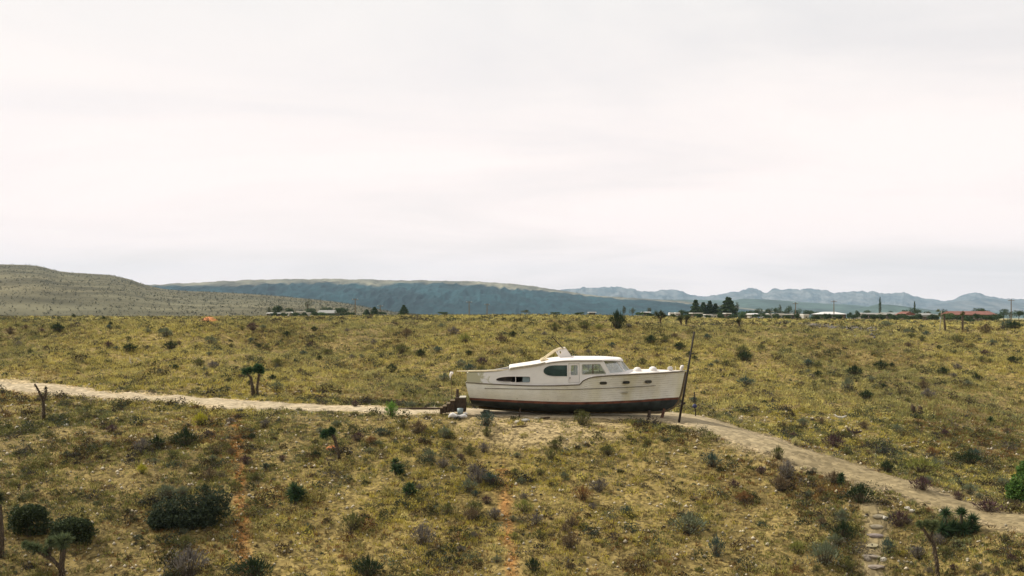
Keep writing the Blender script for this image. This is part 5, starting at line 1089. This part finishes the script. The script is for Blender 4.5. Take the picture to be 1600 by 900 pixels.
house(1431, 1447, 493, 495, 270, 6, 'stucco_tan', 'shingle', 'low tan building left of the brown house', 'flat', 1)
house(1440, 1466, 489.2, 492.3, 290, 8, 'stucco_brown', 'shingle', 'brown house with a low dark grey roof left of the thin pale yucca', 'hip', 2)
house(1494, 1556, 486.2, 492.3, 285, 10, 'stucco_tan', 'roof_red', 'long tan house with a red tiled roof at the right', 'gable', 4)
house(1084, 1096, 489.0, 490.0, 270, 5, 'wood_dark', 'roof_white', 'small dark shed with a white flat roof below the conifer belt', 'flat', 1, name='shed', cat='shed')
house(1135, 1142, 489.2, 490.6, 280, 4, 'wood_dark', 'roof_white', 'small dark shelter with a pale roof right of the belt', 'flat', 1, name='shed', cat='shed', over=.2)
house(1172, 1184, 489.5, 492, 280, 5, 'stucco_white', 'roof_white', 'small white house left of the long brown building', 'gable', 2)
house(1163, 1171, 491, 492.5, 284, 5, 'stucco_brown', 'shingle', 'small dark hut left of the small white house', 'flat', 1, name='shed', cat='shed')
house(1192, 1201, 491, 493.2, 282, 4, 'stucco_white', 'roof_white', 'tiny white shed right of the small white house', 'flat', 1, name='shed', cat='shed', over=.15)
house(1103, 1111, 491.3, 492, 282, 4, 'stucco_white', 'roof_white', 'low white shed below the middle of the conifer belt', 'flat', 1, name='shed', cat='shed', over=.1)
house(1114, 1121, 491, 492, 282, 4, 'stucco_white', 'shingle', 'low pale shed right of the low white shed below the belt', 'flat', 1, name='shed', cat='shed', over=.1)
house(1256, 1264, 491, 492.8, 300, 5, 'stucco_white', 'roof_white', 'small white shed at the right end of the long brown building', 'flat', 1, name='shed', cat='shed', over=.1)
house(497, 523, 484.5, 490, 290, 8, 'stucco_tan', 'shingle', 'house with a broad grey gabled roof in the left settlement', 'gable', 2)
house(464, 472, 486.5, 488, 290, 5, 'stucco_white', 'roof_white', 'white flat-roofed shed right of the arched trailer', 'flat', 1, name='shed', cat='shed', over=.1)
house(474, 484, 488.5, 490, 280, 5, 'stucco_white', 'roof_white', 'low white shed in front of the dark round tree at left', 'flat', 1, name='shed', cat='shed', over=.1)
house(417, 425, 488.5, 490, 275, 4, 'stucco_brown', 'roof_white', 'small white-roofed shed at the left end of the left settlement', 'gable', 1, name='shed', cat='shed', over=.2)
house(429, 437, 488.5, 490.5, 280, 4, 'stucco_brown', 'shingle', 'small grey-roofed shed left of the arched trailer', 'gable', 1, name='shed', cat='shed', over=.2)
house(1007, 1015, 487.2, 488.5, 290, 5, 'stucco_brown', 'roof_white', 'tiny house with a pale roof on the skyline right of the round bush', 'gable', 1)
house(922, 930, 487.5, 489, 300, 5, 'stucco_brown', 'roof_white', 'tiny pale-roofed house on the skyline left of the round bush', 'gable', 1)
def trailer(px0, px1, yt, D, label, round_=False, name='camper_trailer'):
    k = D/F; w = (px1-px0)*k; xc = ((px0+px1)/2-CX)*k; b = Vector((xc, D, float(terr(xc, D)))); H_ = -(yt-HY)*k-b.z; o = empty(name, b, label, 'trailer' if name == 'camper_trailer' else 'tank')
    r = min(w*.3, H_*.45) if round_ else .25; pts = [(-w/2, .35), (w/2, .35), (w/2, H_-r)]+[(w/2-r+r*math.cos(a), H_-r+r*math.sin(a)) for a in np.linspace(.2, math.pi/2, 5)]+[(-w/2+r+r*math.cos(a), H_-r+r*math.sin(a)) for a in np.linspace(math.pi/2, math.pi, 6)]
    n = len(pts); MB().add([(x, -1.1, z) for x, z in pts]+[(x, 1.1, z) for x, z in pts], [list(range(n)), list(range(2*n-1, n-1, -1))]+[[i, i+n, (i+1) % n+n, (i+1) % n] for i in range(n)]).build('body', M['roof_white'], o)
    MB().box((-w*.15, -1.12, H_*.62), (w*.25, .03, H_*.25)).build('window', M['winglass'], o); MB().box((w*.25, -1.12, H_*.5), (.55, .03, H_*.55)).build('door', M['stucco_tan'], o)
    for q in (-w*.2, w*.2): MB().tube([(q, -1.05, .3), (q, -.8, .3)], .32, 12).build('wheel', M['pole'], o)
    return o
trailer(447, 458, 487.2, 272, 'white arched trailer with a dark opening in the left settlement', True)
trailer(1045, 1053, 488.2, 285, 'left one of two white trailers left of the conifer belt')
trailer(1054, 1062, 488.0, 285, 'right one of two white trailers left of the conifer belt')
# white dome tank
b = at(1345, 305); k = 305/F; H_ = -(488.2-HY)*k-b.z; o = empty('water_tank', b, 'white domed tank left of the grey roofed houses', 'tank')
MB().tube([(0, 0, 0), (0, 0, H_*.7)], 1.15, 18).build('drum', M['stucco_white'], o, smooth=False); MB().tube([(0, 0, H_*.7), (0, 0, H_*.85), (0, 0, H_*.95), (0, 0, H_)], [1.17, 1.0, .65, .1], 18).build('dome', M['stucco_white'], o, smooth=True)
# utility poles
for (px, yt, D, lab) in [(555, 466, 300, 'utility pole right of the left settlement'), (733, 470, 330, 'utility pole on the skyline above the stern, left of another'), (761, 474, 340, 'utility pole on the skyline right of another above the stern'), (1303, 469, 320, 'utility pole behind the white hipped roof'), (1243, 472, 340, 'utility pole behind the long brown building'), (1580, 467, 290, 'utility pole near the right edge'), (594, 476, 320, 'thin utility pole between the small conifers')]:
    b = at(px, D); H_ = -(yt-HY)*D/F-b.z; o = empty('utility_pole', b, lab, 'utility pole', 'utility poles on the plain')
    MB().tube([(0, 0, -.3), (0, 0, H_)], [.16, .11], 8).build('pole', M['wood_mid'], o); MB().box((0, 0, H_-.45), (1.8, .12, .14)).build('crossarm', M['wood_mid'], o)
    for q in (-.75, 0, .75): MB().tube([(q, 0, H_-.38), (q, 0, H_-.18)], .05, 6).build('insulator', M['white'], o)
